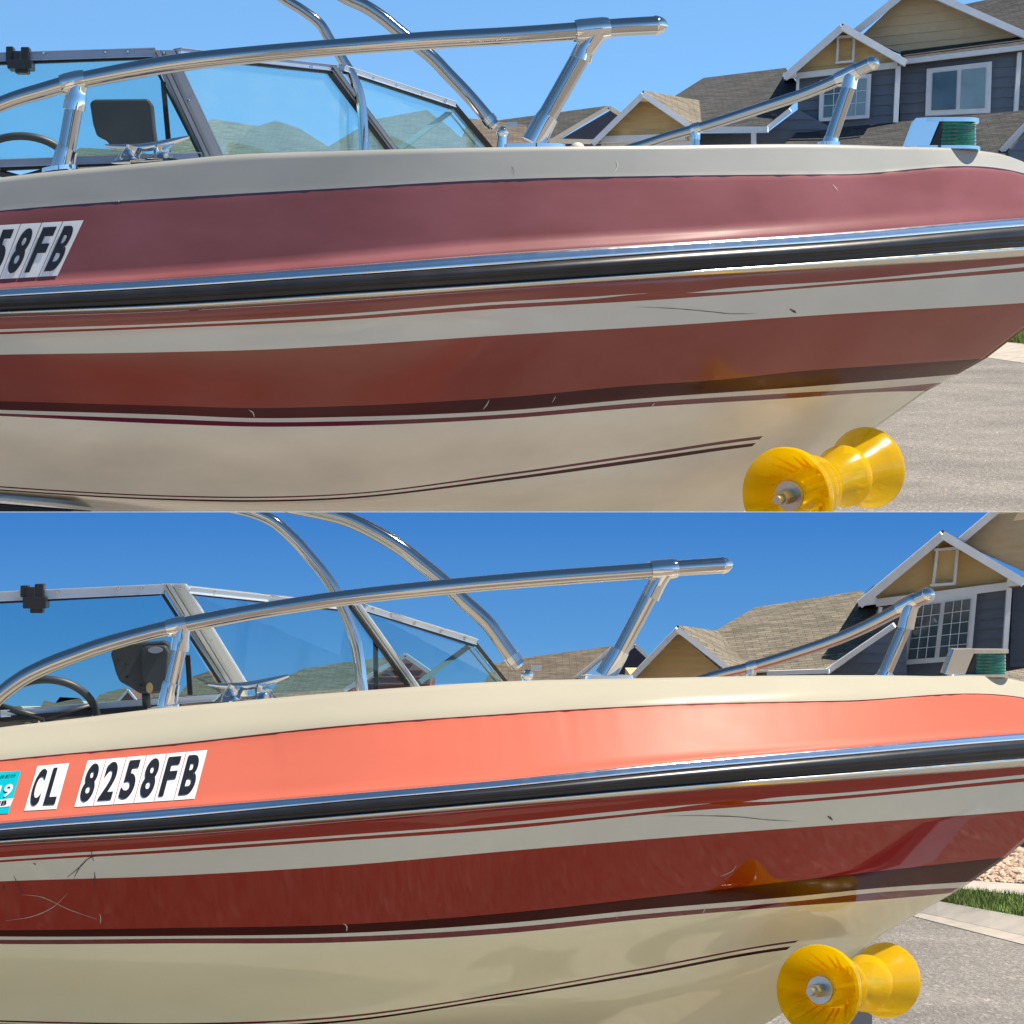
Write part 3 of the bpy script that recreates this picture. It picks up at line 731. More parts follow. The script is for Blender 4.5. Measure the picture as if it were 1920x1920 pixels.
L = dict(D0=6.0, clip='down', finish='shiny', lin=(2,), keel_y=2010, tilt=-.062, rag=.8,
  label='glossy red, salmon and cream runabout in the lower view, after polishing',
  rows=[
   [(-350,1418),(0,1364),(160,1345),(273,1331),(423,1317),(640,1298),(940,1278),(1240,1271),(1550,1266),(1735,1267.5),(1897,1273),(1930,1281),(1990,1312)],
   [(-350,1468),(0,1425),(320,1395),(640,1360.5),(920,1340),(1240,1321.5),(1580,1313.5),(1920,1308),(2018,1330)],
   [(-350,1471),(0,1428),(320,1398.5),(640,1364),(920,1343),(1240,1324.5),(1580,1316),(1920,1310),(2020,1333)],
   [(-350,1567),(0,1530),(320,1503),(640,1476),(920,1451),(1240,1420),(1580,1390),(1920,1364),(2040,1358)],
   [(-350,1580),(0,1543),(320,1515.5),(640,1489),(920,1464),(1240,1431),(1580,1402),(1920,1374),(2045,1366)],
   [(-350,1596),(0,1557),(320,1533),(640,1503),(920,1478),(1240,1446),(1580,1416),(1920,1387.5),(2047,1379)],
   [(-350,1608),(0,1575),(320,1554),(640,1528),(920,1504),(1240,1475.5),(1580,1449),(1920,1421),(2047,1411)],
   [(-350,1616),(0,1585),(320,1567),(640,1541),(920,1517),(1240,1490),(1580,1464),(1920,1437.5),(2042,1427)],
   [(-350,1637),(0,1608),(320,1588),(640,1566),(920,1545),(1240,1513.5),(1330,1506.5),(1395,1503.5),(1440,1497),(1580,1486.5),(1920,1452.5),(2037,1441)],
   [(-350,1642),(0,1613),(320,1593),(640,1570.5),(920,1550),(1240,1518.5),(1330,1506.8),(1395,1503.8),(1440,1503),(1580,1492),(1920,1459),(2035,1448)],
   [(-350,1646),(0,1617),(320,1598.5),(640,1576.5),(920,1557),(1240,1525),(1580,1498),(1920,1466),(2031,1456)],
   [(-350,1670),(0,1652.5),(320,1642),(640,1623),(960,1595),(1240,1571.5),(1580,1545.5),(1920,1520),(1992,1514)],
   [(-350,1738),(0,1744),(320,1740),(640,1733.5),(960,1711),(1200,1684.5),(1500,1650),(1650,1633),(1800,1616),(1888,1607)],
   [(-350,1748),(0,1756),(320,1755),(640,1750),(960,1730),(1200,1706),(1500,1680),(1650,1665),(1822,1653)],
   [(-350,1754),(0,1762),(320,1760),(640,1756.5),(960,1738.5),(1200,1714.5),(1500,1689),(1650,1673),(1806,1664)],
   [(-350,1761),(0,1770),(320,1769),(640,1767),(960,1749),(1200,1724),(1500,1698),(1650,1687),(1788,1674)],
   [(-350,1900),(0,1913),(160,1917),(320,1918.5),(640,1905),(960,1858.5),(1200,1816),(1502,1762.5),(1658,1750)],
   [(-350,1904),(0,1916),(160,1920),(320,1922),(640,1909),(960,1861.5),(1200,1819.5),(1497,1767),(1650,1756)],
   [(-350,1907),(0,1919),(160,1923),(320,1925),(640,1913),(960,1865.5),(1200,1824.5),(1487,1774),(1642,1763)],
   [(-350,1911),(0,1923),(160,1927),(320,1929),(640,1917),(960,1869.5),(1200,1829.5),(1485,1780),(1634,1770)],
   [(-350,1950),(0,1965),(640,2030),(1000,2040),(1300,1990),(1432,1922),(1500,1877)],
  ],
  offs=[.165,.105,.1035,.016,0,.006,.006,.002,.006,.008,.011,.032,.080,.088,.092,.097,.235,.238,.241,.245,.75],
  sub=[6,1,10,3,1,1,2,3,1,1,5,12,3,1,1,12,1,1,1,10],
  segm=['deck','pin','pink','pink','hull','hull','hull','red',seg(1330,1395,'white','red'),'red','white','red','dark','white','wine','hull',
        end(1500,'wine'),'hull',end(1486,'dark'),'hull'],
  rails=[
   dict(label='near side stainless bow rail', dep=lambda x: 6.23+.18*max(0,(x-500)/900)**2, cap=21,
     pts=[(-60,1372,15),(-25,1330,15),(0,1303,15),(40,1273,15),(80,1252,15),(133,1231,15),(200,1208,15),(300,1181,14.5),(400,1161,15),(500,1143,14.5),(640,1122,14.5),(800,1104,14.5),(1000,1086,15),(1203,1071,15),(1276,1065,15),(1354,1060,15.5)],
     tees=[dict(sleeve=(306,360,17.5), neck=[(344,1172,15),(341,1188,16),(339,1205,17),(337,1220,17.5)], post=[(338,1210,14.2),(320,1290,14.2)], foot=[(322,1280,17),(320,1287,17.5),(313,1326,18)], flange=(274,336,1327), slope=.12),
           dict(sleeve=(1204,1272,19), neck=[(1248,1070,17),(1238,1085,16.5),(1229,1100,17),(1219,1120,18)], post=[(1223,1108,15),(1158,1232,15)], foot=[(1163,1219,18),(1158,1229,18.5),(1134,1268,20)], flange=(1087,1188,1269))]),
   dict(label='far side stainless bow rail', dep=lambda x: 7.25-.2*max(0,(x-1330)/420)**1.5, cap=15,
     pts=[(1270,1290,8.5),(1334,1268,9),(1411,1249,9.5),(1488,1226,10.5),(1565,1200,11),(1623,1175,11.5),(1685,1143,12),(1716,1126,13.5),(1738,1116,14)],
     tees=[dict(sleeve=(1400,1424,11.5), neck=[(1411,1250,10),(1409,1258,10),(1408,1264,10)], post=[(1408,1258,8.5),(1407,1274,8.5)]),
           dict(sleeve=(1680,1722,15.5), neck=[(1710,1132,14.5),(1704,1150,15),(1698,1178,15.5)], post=[(1700,1168,12.5),(1658,1266,12.5)], foot=[(1662,1258,13.5),(1657,1270,15)], flange=(1640,1676,1268))])],
  ws=dict(dep=lambda x: 6.42+(0 if x < 350 else (x-350)/570*.8),
    bars=[(-250,1130,308,1104,18,'b','bar'),(-250,1362,0,1338,15,'b','bar'),(0,1338,425,1306,13,'b','bar'),(-250,1142,300,1114,5,'g','gk'),(-250,1373,0,1348,10,'g','gk'),(0,1348,300,1326,10,'g','gk'),
      (325,1095,440,1282,44,'b','post'),(301,1108,414,1282,5,'g','gk'),(350,1105,640,1136,13,'b','bar'),(352,1113,640,1144,4,'g','gk'),
      (668,1134,778,1288,17,'b','post'),(657,1138,766,1288,6,'g','gk'),(682,1138,889,1201,11,'b','bar'),(690,1147,886,1210,4,'g','gk'),
      (888,1202,950,1280,7,'g','gk'),(883,1208,942,1280,3,'a','thin'),(349,1230,354,1304,9,'g','thin'),(703,1203,704,1294,9,'g','thin'),(784,1282,877,1214,10,'d','thin'),(877,1214,930,1280,3,'d','thin')],
    panes=[[(-250,1135),(300,1111),(418,1303),(-250,1355)],[(358,1112),(655,1142),(768,1284),(462,1304)],[(688,1145),(886,1207),(942,1279),(782,1283)]],
    snaps=[(108,1110),(222,1104),(265,1103),(338,1103),(402,1110),(510,1119),(398,1200),(460,1277),(699,1142),(733,1153),(777,1168),(827,1184),(872,1197)]),
  tubes=[dict(pts=[(430,950),(473,960),(513,978),(550,1010),(583,1047),(610,1080),(630,1112),(650,1157),(663,1192),(672,1233),(680,1300)], r=11, d=.62),
         dict(pts=[(520,945),(600,960),(650,973),(700,996),(750,1026),(787,1055),(830,1090),(867,1125),(913,1167),(943,1208),(972,1248)], r=14, d=.95, ball=(988,1266,12))],
  cleat=lambda a, b: (388+(a-195)*.9625, 1283+(b-273)*.98+(a-195)*.0), cleat_s=1.4, nav=lambda a, b: (1789+(a-1718)*.87, 1217+(b-220)*.87), nav_s=.87,
  wheel=(85,1348,97,74,7.5),
  disp=[(207,1226),(212,1218),(236,1207),(308,1201),(317,1206),(319,1220),(314,1290),(300,1300),(262,1301),(246,1290),(224,1278),(217,1262)],
  disp_extra=[('poly',[(264,1218),(272,1212),(310,1210),(317,1222),(312,1288),(300,1298),(276,1296),(267,1270)],greyp),('oval',(291,1219,14,6),galv),('oval',(280,1290,6,10),bronze),('screws',[(223,1236),(238,1244),(238,1270),(264,1286)],blackp)],
  clipbox=[(37,1098,52,1120,.03),(48,1101,66,1121,.04),(64,1095,81,1121,.03),(43,1119,87,1141,.05),(55,1139,79,1150,.03)],
  letters=[('8258FB',((163,1427),(389,1407),(365,1498.5),(138,1514)),[0,.158,.326,.493,.66,.823,1.0]),('CL',((70,1437),(130,1431.5),(106,1517.5),(45,1521)),[0,.47,1])],
  sticker=[dict(q=((-60,1452),(40,1445.5),(16,1526),(-84,1532)), strip=((-60,1508),(26,1498),(19,1513),(-68,1523)),
      text=[('2019',((-44,1482),(28,1471),(21,1495),(-52,1505)),decal_white),('5 8 FB',((-55,1512),(16,1502),(13,1511),(-58,1520)),decal_black),('BOAT REG',((-46,1461),(32,1453),(30,1457),(-48,1465)),decal_black)])],
  scratches=[([(1245,1530),(1300,1529),(1380,1531),(1440,1537),(1500,1540)],1.5,scratch_dark),([(1551,1530),(1556,1533),(1561,1538)],4.5,scratch_dark),
    ([(125,1646),(150,1625),(165,1610),(183,1603)],2.2,scratch_dark),([(138,1647),(150,1625),(155,1620)],2.2,scratch_dark),([(171,1590),(173,1605),(176,1615)],2,scratch_dark),([(177,1634),(178,1645),(177,1662)],2,scratch_dark),
    ([(40,1677),(80,1682),(130,1705),(185,1724)],1.2,scratch_white),([(10,1726),(60,1718),(100,1700),(128,1673)],1.2,scratch_white),([(187,1712),(189,1722),(188,1732)],1.6,scratch_white),
    ([(643,1731),(650,1736),(650,1746)],3,scratch_white),([(62,1618),(68,1621)],2,scratch_dark),([(25,1640),(38,1668),(40,1680)],2.2,scratch_dark),([(8,1660),(6,1672)],4,scratch_dark),
    ([(1317,1711),(1322,1703)],2.2,scratch_white),([(1155,1722),(1165,1709)],1.2,scratch_white),([(1380,1622),(1372,1633),(1350,1643)],1.2,scratch_white),
    ([(1500,1462),(1530,1455),(1580,1447)],1.2,scratch_dark)],
)
boat_up = build_boat(U)
boat_low = build_boat(L)
mb = MB(); mb.ball(P(1083, 279, 9.0), 14*S*9, 18, sc=(1, 1, .9)); mb.build('vent_cap', G['dull']['white'], boat_up, smooth=True)

# ------------------------------------------------------------------ trailers with their bow rollers
def roller(name, label, hub, far, D, rim, clip, post):
    sc = D/6
    A = P(hub[0], hub[1], D); B = P(far[0], far[1], D+.27*sc); ax = (B-A); Ln = ax.length; ax.normalize()
    x = ax.cross(Vector((0, 0, 1))).normalized(); y = x.cross(ax).normalized(); r0 = rim*S*D
    tr = root(name, label, 'boat trailer', tuple(post['loc']), 'trailers that carry the two boats')
    def rev(prof, n=48):
        vs = []; fs = []
        for s_, r in prof:
            c = A+ax*(s_*Ln)
            for i in range(n):
                t = 2*math.pi*i/n; vs.append(c+x*(r*r0*math.cos(t))+y*(r*r0*math.sin(t)))
        for k in range(len(prof)-1):
            for i in range(n): fs.append((k*n+i, k*n+(i+1) % n, (k+1)*n+(i+1) % n, (k+1)*n+i))
        return vs, fs
    bells = [('near', [(.05, .20), (.05, .36), (.07, .40), (.24, .42), (.26, .47), (.05, .86), (.01, .96), (-.01, 1.0), (.01, 1.02), (.04, 1.0), (.09, .92), (.17, .80), (.25, .71), (.31, .68), (.335, .60), (.40, .50), (.46, .44)]),
             ('far', [(.87, .18), (.9, .3), (.94, .36), (.92, .40), (.975, .72), (1.0, .83), (1.01, .86), (1.0, .88), (.975, .865), (.90, .72), (.81, .57), (.73, .48), (.72, .62), (.705, .655), (.685, .66), (.66, .62), (.58, .52), (.5, .45), (.46, .44)])]
    for nm, prof in bells:
        vs, fs = rev(prof); mb = MB(); mb.add(vs, fs)
        # moulded ribs across the dished face
        s0 = .08 if nm == 'near' else .93; fr_ = 1.0 if nm == 'near' else .86; sg = 1 if nm == 'near' else -1
        for i in range(18):
            t = 2*math.pi*(i+.25*(i%2))/18+.1; d = x*math.cos(t)+y*math.sin(t); tg = (-x*math.sin(t)+y*math.cos(t))*r0*.012
            h0, h1 = (.215, .262) if nm == 'near' else (.93, .91)
            ro = fr_*(.92 if i % 2 else .80); so = (.03 if i % 2 else .07) if nm == 'near' else .96
            p1 = A+ax*(h0*Ln)+d*r0*.45; p2 = A+ax*(h1*Ln)+d*r0*.46; p3 = A+ax*(so*Ln)+d*r0*ro; tg = tg*.3
            mb.add([p1-tg, p1+tg, p3+tg, p3-tg, p2-tg, p2+tg], [(0, 1, 2, 3), (0, 3, 4), (1, 5, 2), (4, 3, 2, 5), (0, 4, 5, 1)])
        o = autosm(mb.build('roller', yellow, tr, clip=clip, label='amber plastic roller, %s end of the axle' % nm), 50)
    # washer, nut and bolt
    def ringpart(nm, m_, s0, s1, r, n, r2=None):
        vs = []
        for s_, rr in ((s0, r), (s1, r2 or r)):
            c = A+ax*(s_*Ln)
            for i in range(n):
                t = 2*math.pi*i/n; vs.append(c+x*(rr*r0*math.cos(t))+y*(rr*r0*math.sin(t)))
        fs = [tuple(range(n)), tuple(range(n, 2*n))[::-1]]+[(i, i+n, (i+1) % n+n, (i+1) % n) for i in range(n)]
        autosm(mesh_obj(nm, vs, fs, m_, tr, clip=clip), 40)
    ringpart('washer', zinc, .045, .02, .31, 28); ringpart('nut', brass, .02, -.075, .165, 6, .155); ringpart('bolt', zinc, -.07, -.12, .10, 16, .085)
    ringpart('axle', zinc, .12, .9, .08, 12)
    for nm, vs, fs in post['parts']:
        mesh_obj(nm, vs, fs, gasket if nm == 'carpeted_bunk' else galv, tr, clip=clip)
    return tr
def boxvf(c, sz):
    m = MB(); m.box(c, sz); return m.v, m.f
def gzl(y): return -1.2-.0516*y
px_ = P(1612, 1900, 6.75)
pv, pf = boxvf((px_.x+.0, 6.8, (-.88+gzl(6.8))/2), (.05, .09, -.88-gzl(6.8)))
bv_, bf_ = boxvf((px_.x-.6, 6.8, gzl(6.8)+.40), (3.2, .10, .10))
jv, jf = boxvf((px_.x+.75, 6.8, gzl(6.8)+.19), (.06, .06, .36))
roller('boat_trailer', 'grey boat trailer with amber bow rollers under the polished boat', (1534,1857), (1661,1838), 6.32, 84, 'down',
       dict(loc=(px_.x, 6.8, gzl(6.8)), parts=[('winch_post', pv, pf), ('tongue_beam', bv_, bf_), ('jack_stand', jv, jf)]))
tv = MB(); a0 = P(-300, 958, 8.6); a1 = P(150, 972, 8.6)
tv.beam((a0.x, 8.6, a0.z-.0), (a1.x, 8.6, a1.z-.03), .10, .4)
roller('boat_trailer', 'grey boat trailer with amber bow rollers under the dull weathered boat', (1475,931), (1627,877), 8.42, 92, 'up',
       dict(loc=(P(1560, 958, 8.7).x, 8.7, .0), parts=[('carpeted_bunk', tv.v, tv.f)]))

# ------------------------------------------------------------------ houses
def clip_half(poly, a, b, c):   # keep a*x+b*y+c >= 0
    out = []
    for i in range(len(poly)):
        p, q = poly[i], poly[(i+1) % len(poly)]; fp = a*p[0]+b*p[1]+c; fq = a*q[0]+b*q[1]+c
        if fp >= 0: out.append(p)
        if (fp >= 0) != (fq >= 0):
            t = fp/(fp-fq); out.append((p[0]+(q[0]-p[0])*t, p[1]+(q[1]-p[1])*t))
    return out
class House:
    def __init__(s, name, label, D, base_xy, base_z, clip, turn=0.0, group=None):
        s.r = root(name, label, 'house', (P(base_xy, 0, D).x, D+3, base_z), group); s.D = D; s.clip = clip; s.turn = turn; s.x0 = base_xy; s.bz = base_z
    def dep(s, x, dd=0): return s.D-(x-s.x0)*s.turn+dd
    def pt(s, x, y, dd=0): return P(x, y, s.dep(x, dd))
    def prism(s, name, poly, m, dd=0, back=.2, label=None):
        mb = MB(); mb.prism([s.pt(a, b, dd) for a, b in poly], (0, back, 0)); return mb.build(name, m, s.r, label=label, clip=s.clip)
    def siding(s, poly, m, step, slope=0, dd=0):
        s.prism('wall', poly, m, dd+.06, .2)
        ys = [p[1]-slope*(p[0]-s.x0) for p in poly]; y = max(ys)
        while y > min(ys):
            q = clip_half(poly, slope, -1, y-slope*s.x0)             # above the lower line
            q = clip_half(q, -slope, 1, -(y-step)+slope*s.x0) if len(q) > 2 else q
            clean = []
            for p in q:
                if not clean or math.hypot(p[0]-clean[-1][0], p[1]-clean[-1][1]) > .3: clean.append(p)
            if len(clean) > 2 and math.hypot(clean[0][0]-clean[-1][0], clean[0][1]-clean[-1][1]) < .3: clean.pop()
            if len(clean) > 2:
                area = abs(sum(clean[i][0]*clean[(i+1) % len(clean)][1]-clean[(i+1) % len(clean)][0]*clean[i][1] for i in range(len(clean))))/2
                if area > 12:
                    fr = []
                    for a, b in clean:
                        f = (y-(b-slope*(a-s.x0)))/step      # 0 at the lower edge, 1 at the upper
                        fr.append(s.pt(a, b, dd-.045*(1-f)))
                    mb = MB(); mb.prism(fr, (0, .05, 0)); mb.build('siding_board', m, s.r, clip=s.clip)
            y -= step
    def board(s, name, a, b, w, m=None, dd=-.08, t=.14):
        mb = MB(); A = s.pt(*a, dd); B = s.pt(*b, dd); mb.beam(A, B, w*S*s.D, t); return mb.build(name, m or white_trim, s.r, clip=s.clip)
    def roof(s, pts, m, th=.14, name='roof'):      # pts: (px, py, extra depth)
        mb = MB(); vs = [s.pt(a, b, c) for a, b, c in pts]; mb.prism(vs, (0, 0, -th)); return mb.build(name, m, s.r, clip=s.clip)
    def rake(s, pts, w, m=None, dd=-.35):
        for a, b in zip(pts[:-1], pts[1:]): s.board('rake_board', a, b, w, m, dd, .12)
    def window(s, q, bar, dd=-.1, grid=None, blindside=None):
        # q: TL TR BR BL outer trim
        fr = s.prism('window', q, white_trim, dd, .12)
        cx = sum(a for a, b in q)/4; cy = sum(b for a, b in q)/4
        k = 1-2*bar/abs(q[1][0]-q[0][0]); k2 = 1-2*bar/abs(q[3][1]-q[0][1])
        inner = [(cx+(a-cx)*k, cy+(b-cy)*k2) for a, b in q]
        def mid(p, r, f): return (p[0]*(1-f)+r[0]*f, p[1]*(1-f)+r[1]*f)
        for half in (0, 1):
            tl = mid(inner[0], inner[1], .02 if half == 0 else .54); trr = mid(inner[0], inner[1], .46 if half == 0 else .98)
            bl = mid(inner[3], inner[2], .02 if half == 0 else .54); br_ = mid(inner[3], inner[2], .46 if half == 0 else .98)
            mm = blind if blindside == half else hglass
            mb = MB(); mb.prism([s.pt(a, b, dd-.03) for a, b in (tl, trr, br_, bl)], (0, .02, 0))
            o = mb.build('pane', mm, fr, clip=s.clip)
            if grid:
                mb = MB()
                for i in range(1, grid[0]): mb.beam(s.pt(*mid(tl, trr, i/grid[0]), dd-.04), s.pt(*mid(bl, br_, i/grid[0]), dd-.04), 1.1*S*s.D, .02)
                for i in range(1, grid[1]): mb.beam(s.pt(*mid(tl, bl, i/grid[1]), dd-.04), s.pt(*mid(trr, br_, i/grid[1]), dd-.04), 1.1*S*s.D, .02)
                mb.build('muntins', white_trim, fr, clip=s.clip)
        return fr
UP, DN = 'up', 'down'
def gzu(y): return -2.4+.103*y
# ---- upper view
H = House('two_storey_house', 'grey two-storey house with ochre gables, far right of the upper view', 84, 1560, gzu(84), UP, .004)
H.siding([(1612,70),(1712,-24),(1925,68),(1925,70),(1690,100),(1655,86)], tan_siding, 17.5, -.10, dd=1.2)
H.roof([(1600,56,.6),(1712,-34,.6),(1712,-34,9),(1600,56,9)], shingle_dark); H.roof([(1712,-34,.6),(1935,66,.6),(1935,66,9),(1712,-34,9)], shingle_dark)
H.rake([(1604,60),(1712,-26),(1935,72)], 13, dd=.4)
H.roof([(1790,12,6),(1990,-30,6),(1990,90,2),(1925,64,2)], shingle_dark)
H.roof([(1689,96,1.0),(1935,66,1.0),(1935,84,-.3),(1697,113,-.3)], shingle_dark)
H.board('fascia', (1692,116.5), (1935,87), 9, dd=-.35)
H.siding([(1688,121),(1990,86),(1990,290),(1688,290)], grey_siding, 19, -.06)
H.board('corner_board', (1912,88), (1904,215), 8)
H.window([(1738,129),(1860,115),(1857,211),(1735,217)], 9, dd=-.14, blindside=1)
H.siding([(1480,143),(1579,50),(1692,117),(1692,121)], yellow_siding, 13, -.10, dd=-.7)
H.roof([(1469,143,-1.3),(1580,44,-1.3),(1580,44,5),(1469,143,5)], shingle_dark); H.roof([(1580,44,-1.3),(1699,114,-1.3),(1699,114,5),(1580,44,5)], shingle_dark)
H.rake([(1471,146),(1580,51),(1699,119)], 13, dd=-1.45)
H.board('eave_return', (1470,143), (1493,139), 12, dd=-1.3)
H.board('frieze_board', (1491,143), (1684,122), 11, dd=-.9)
H.board('louvre_frame', (1571,70), (1569,118), 4, dd=-.95); H.board('louvre_frame', (1601,72), (1599,115), 4, dd=-.95)
H.board('louvre_frame', (1569,70), (1603,68), 4, dd=-.96); H.board('louvre_frame', (1567,118), (1601,115), 4, dd=-.96)
H.siding([(1497,148),(1684,127),(1684,290),(1497,290)], grey_siding, 19, -.07, dd=-.7)
H.board('corner_board', (1684,124), (1679,230), 9, dd=-.9); H.board('corner_board', (1496,148), (1495,178), 5, dd=-.9)
H.window([(1538,150),(1634,138),(1630,221),(1535,228)], 7, dd=-.95, blindside=1, grid=(2, 3))
H.roof([(1319,146,4),(1473,127,4),(1498,160,1.0),(1490,185,-.5),(1434,237,-2.2),(1305,237,-2.2),(1262,182,1)], shingle_dark, .1)
H.board('fascia', (1312,243), (1440,243), 10, dd=-2.4); H.board('fascia', (1438,241), (1482,206), 8, dd=-2.2)
H.siding([(1310,250),(1438,249),(1496,205),(1560,240),(1560,300),(1310,300)], grey_siding, 19, 0, dd=-1.0)
H.roof([(1496,246,-.9),(1940,205,-.9),(1880,300,-3.5),(1440,300,-3.5)], shingle_dark, .1)
H.board('fascia', (1945,212), (1878,284), 10, dd=-3.0)
H.siding([(1892,282),(1990,180),(1990,300),(1892,300)], grey_siding, 19, 0, dd=-3.4)
H.board('porch_post', (1413,250), (1413,300), 9, dd=-2.3)
H.siding([(1118,268),(1206,175),(1293,243),(1293,264)], yellow_siding, 13, 0, dd=-2.6)
H.roof([(1108,268,-3.2),(1206,170,-3.2),(1206,170,3),(1108,268,3)], shingle_dark); H.roof([(1206,170,-3.2),(1311,188,0),(1316,236,-2.6),(1296,236,-3.2)], shingle_tan)
H.rake([(1111,270),(1206,177),(1298,240)], 10, dd=-3.35)
H.board('frieze_board', (1128,262), (1286,257), 12, dd=-2.8)
H.prism('garage_wall', [(1128,268),(1310,262),(1310,330),(1128,330)], white_trim, -2.6, 5)
H.prism('body', [(1440,250),(1697,150),(1990,130),(1990,420),(1310,420)], dark_trim, 1.6, 7)

H2 = House('dark_sided_house', 'low house with navy gable behind the near rail post, upper view', 100, 1080, gzu(100), UP)
H2.roof([(930,226,2),(1140,198,2),(1028,268,-1.5),(900,290,-1.5)], shingle_dark, .1)
H2.prism('wall', [(1050,262),(1146,206),(1160,214),(1160,300),(1050,300)], navy_siding, -.6, 6)
H2.rake([(1028,268),(1141,201),(1162,214)], 7, beige_trim, -1.4)
H2.board('frieze_board', (1030,264), (1118,266), 8, beige_trim, -1.6)
H3 = House('brown_roofed_house', 'house with brown hip roof beside the tower foot, upper view', 96, 930, gzu(96), UP)
H3.roof([(880,222,2),(985,234,1),(1010,296,-3),(850,296,-3)], shingle_brown, .1); H3.prism('wall', [(860,290),(1010,290),(1010,380),(860,380)], beige_trim, -1.5, 5)
H4 = House('hip_roofed_house', 'grey-green hip roof peak behind the middle windshield pane, upper view', 98, 560, gzu(98), UP)
H4.roof([(425,290,-3),(470,240,0),(517,226,2),(560,240,1),(640,290,-3)], shingle_green, .1); H4.prism('wall', [(430,288),(640,288),(640,380),(430,380)], beige_trim, -1, 5)
H5 = House('hip_roofed_house', 'long pale roof sloping left of the hip roof peak, upper view', 106, 430, gzu(106), UP)
H5.roof([(300,290,-2),(397,223,2),(500,238,2),(520,290,-2)], shingle_tan, .1); H5.prism('wall', [(310,288),(520,288),(520,380),(310,380)], beige_trim, -1, 5)
H6 = House('hip_roofed_house', 'roof with bushy trees before it, behind the far pane, upper view', 92, 720, gzu(92), UP)
H6.roof([(590,290,-3),(700,224,1),(800,206,2),(845,240,0),(900,290,-3)], shingle_green, .1); H6.prism('wall', [(600,288),(890,288),(890,380),(600,380)], beige_trim, -1, 5)
H7 = House('hip_roofed_house', 'low roof seen between the helm display and cleat, upper view', 104, 200, gzu(104), UP)
H7.roof([(90,320,-3),(150,277,1),(260,282,1),(330,310,-3)], shingle_green, .1); H7.prism('wall', [(100,315),(320,315),(320,380),(100,380)], beige_trim, -1, 5)

# ---- lower view
K_ = House('two_storey_house', 'grey two-storey house with ochre gable and gridded window, far right of the lower view', 67, 1700, gzl(67), DN, .004)
K_.siding([(1806,1020),(1900,930),(1990,940),(1990,1090),(1925,1073)], tan_siding, 15.5, -.12, dd=1.2)
K_.roof([(1798,1010,.7),(1900,925,.7),(1900,925,8),(1798,1010,8)], shingle_dark)
K_.rake([(1802,1013),(1900,930)], 13, dd=.5)
K_.siding([(1626,1130),(1768,1001),(1910,1093),(1910,1100)], yellow_siding, 14, -.12, dd=-.7)
K_.roof([(1608,1128,-1.3),(1768,993,-1.3),(1768,993,4),(1608,1128,4)], shingle_tan); K_.roof([(1768,993,-1.3),(1921,1086,-1.3),(1921,1086,4),(1768,993,4)], shingle_tan)
K_.rake([(1612,1133),(1768,1003),(1919,1093)], 15, dd=-1.45)
K_.board('eave_return', (1611,1130), (1642,1126), 13, dd=-1.3); K_.board('eave_return', (1890,1093), (1919,1090), 12, dd=-1.3)
K_.board('frieze_board', (1644,1130), (1892,1098), 14, dd=-.9)
K_.board('louvre_frame', (1757,1029), (1749,1098), 5, dd=-.95); K_.board('louvre_frame', (1795,1028), (1789,1095), 5, dd=-.95)
K_.board('louvre_frame', (1753,1031), (1798,1027), 5, dd=-.96); K_.board('louvre_frame', (1746,1097), (1791,1094), 5, dd=-.96)
K_.prism('louvre', [(1757,1031),(1794,1029),(1788,1093),(1751,1096)], yellow_siding, -.82, .1)
K_.siding([(1648,1139),(1889,1106),(1884,1290),(1600,1290)], grey_siding, 19, -.10, dd=-.7)
K_.window([(1706,1130),(1832,1112),(1821,1237),(1690,1247)], 9, dd=-.95, grid=(3, 5))
K_.board('corner_board', (1892,1102), (1884,1222), 9, dd=-.9); K_.board('corner_board', (1651,1138), (1647,1165), 6, dd=-.9)
K_.siding([(1900,1100),(1990,1090),(1990,1250),(1893,1250)], grey_siding, 19, -.08, dd=.2)
K_.roof([(1870,1262,-3),(1990,1240,-.5),(1990,1330,-4),(1860,1330,-4)], shingle_tan, .1)
K_.roof([(1415,1139,4),(1616,1107,4),(1646,1140,1.5),(1676,1170,-.6),(1552,1256,-2.4),(1395,1262,-2.4),(1340,1183,1)], shingle_tan, .1)
K_.board('fascia', (1677,1172), (1551,1258), 9, dd=-2.5); K_.board('fascia', (1440,1262), (1556,1258), 8, dd=-2.6)
K_.siding([(1554,1264),(1678,1178),(1700,1200),(1700,1300),(1440,1300),(1440,1268)], grey_siding, 19, 0, dd=-1.4)
K_.siding([(1184,1274),(1271,1178),(1370,1262),(1370,1274)], yellow_siding, 14, 0, dd=-2.8)
K_.roof([(1176,1274,-3.4),(1271,1172,-3.4),(1271,1172,3),(1176,1274,3)], shingle_tan); K_.roof([(1271,1172,-3.4),(1346,1183,0),(1412,1262,-2.6),(1373,1262,-3.4)], shingle_tan)
K_.rake([(1180,1275),(1271,1180),(1374,1261)], 10, dd=-3.55)
K_.prism('garage_wall', [(1188,1274),(1363,1274),(1363,1340),(1188,1340)], yellow_siding, -2.8, 5)
K_.prism('body', [(1600,1200),(1697,1110),(1990,1100),(1990,1400),(1400,1400),(1400,1290)], dark_trim, 1.6, 6)
K2 = House('dark_sided_house', 'dark gable just left of the ochre garage gable, lower view', 73, 1180, gzl(73), DN)
K2.prism('wall', [(1140,1250),(1190,1212),(1212,1232),(1212,1300),(1140,1300)], navy_siding, -.6, 5); K2.rake([(1130,1254),(1190,1209),(1216,1234)], 6, white_trim, -1)
K3 = House('grey_roofed_house', 'house with broad grey-brown roof behind the tower foot, lower view', 75, 1030, gzl(75), DN)
K3.roof([(900,1290,-2),(930,1244,1.5),(977,1234,2),(1150,1211,2),(1062,1285,-2.5)], shingle_brown, .1); K3.prism('wall', [(915,1285),(1120,1285),(1120,1340),(915,1340)], beige_trim, -1, 5)
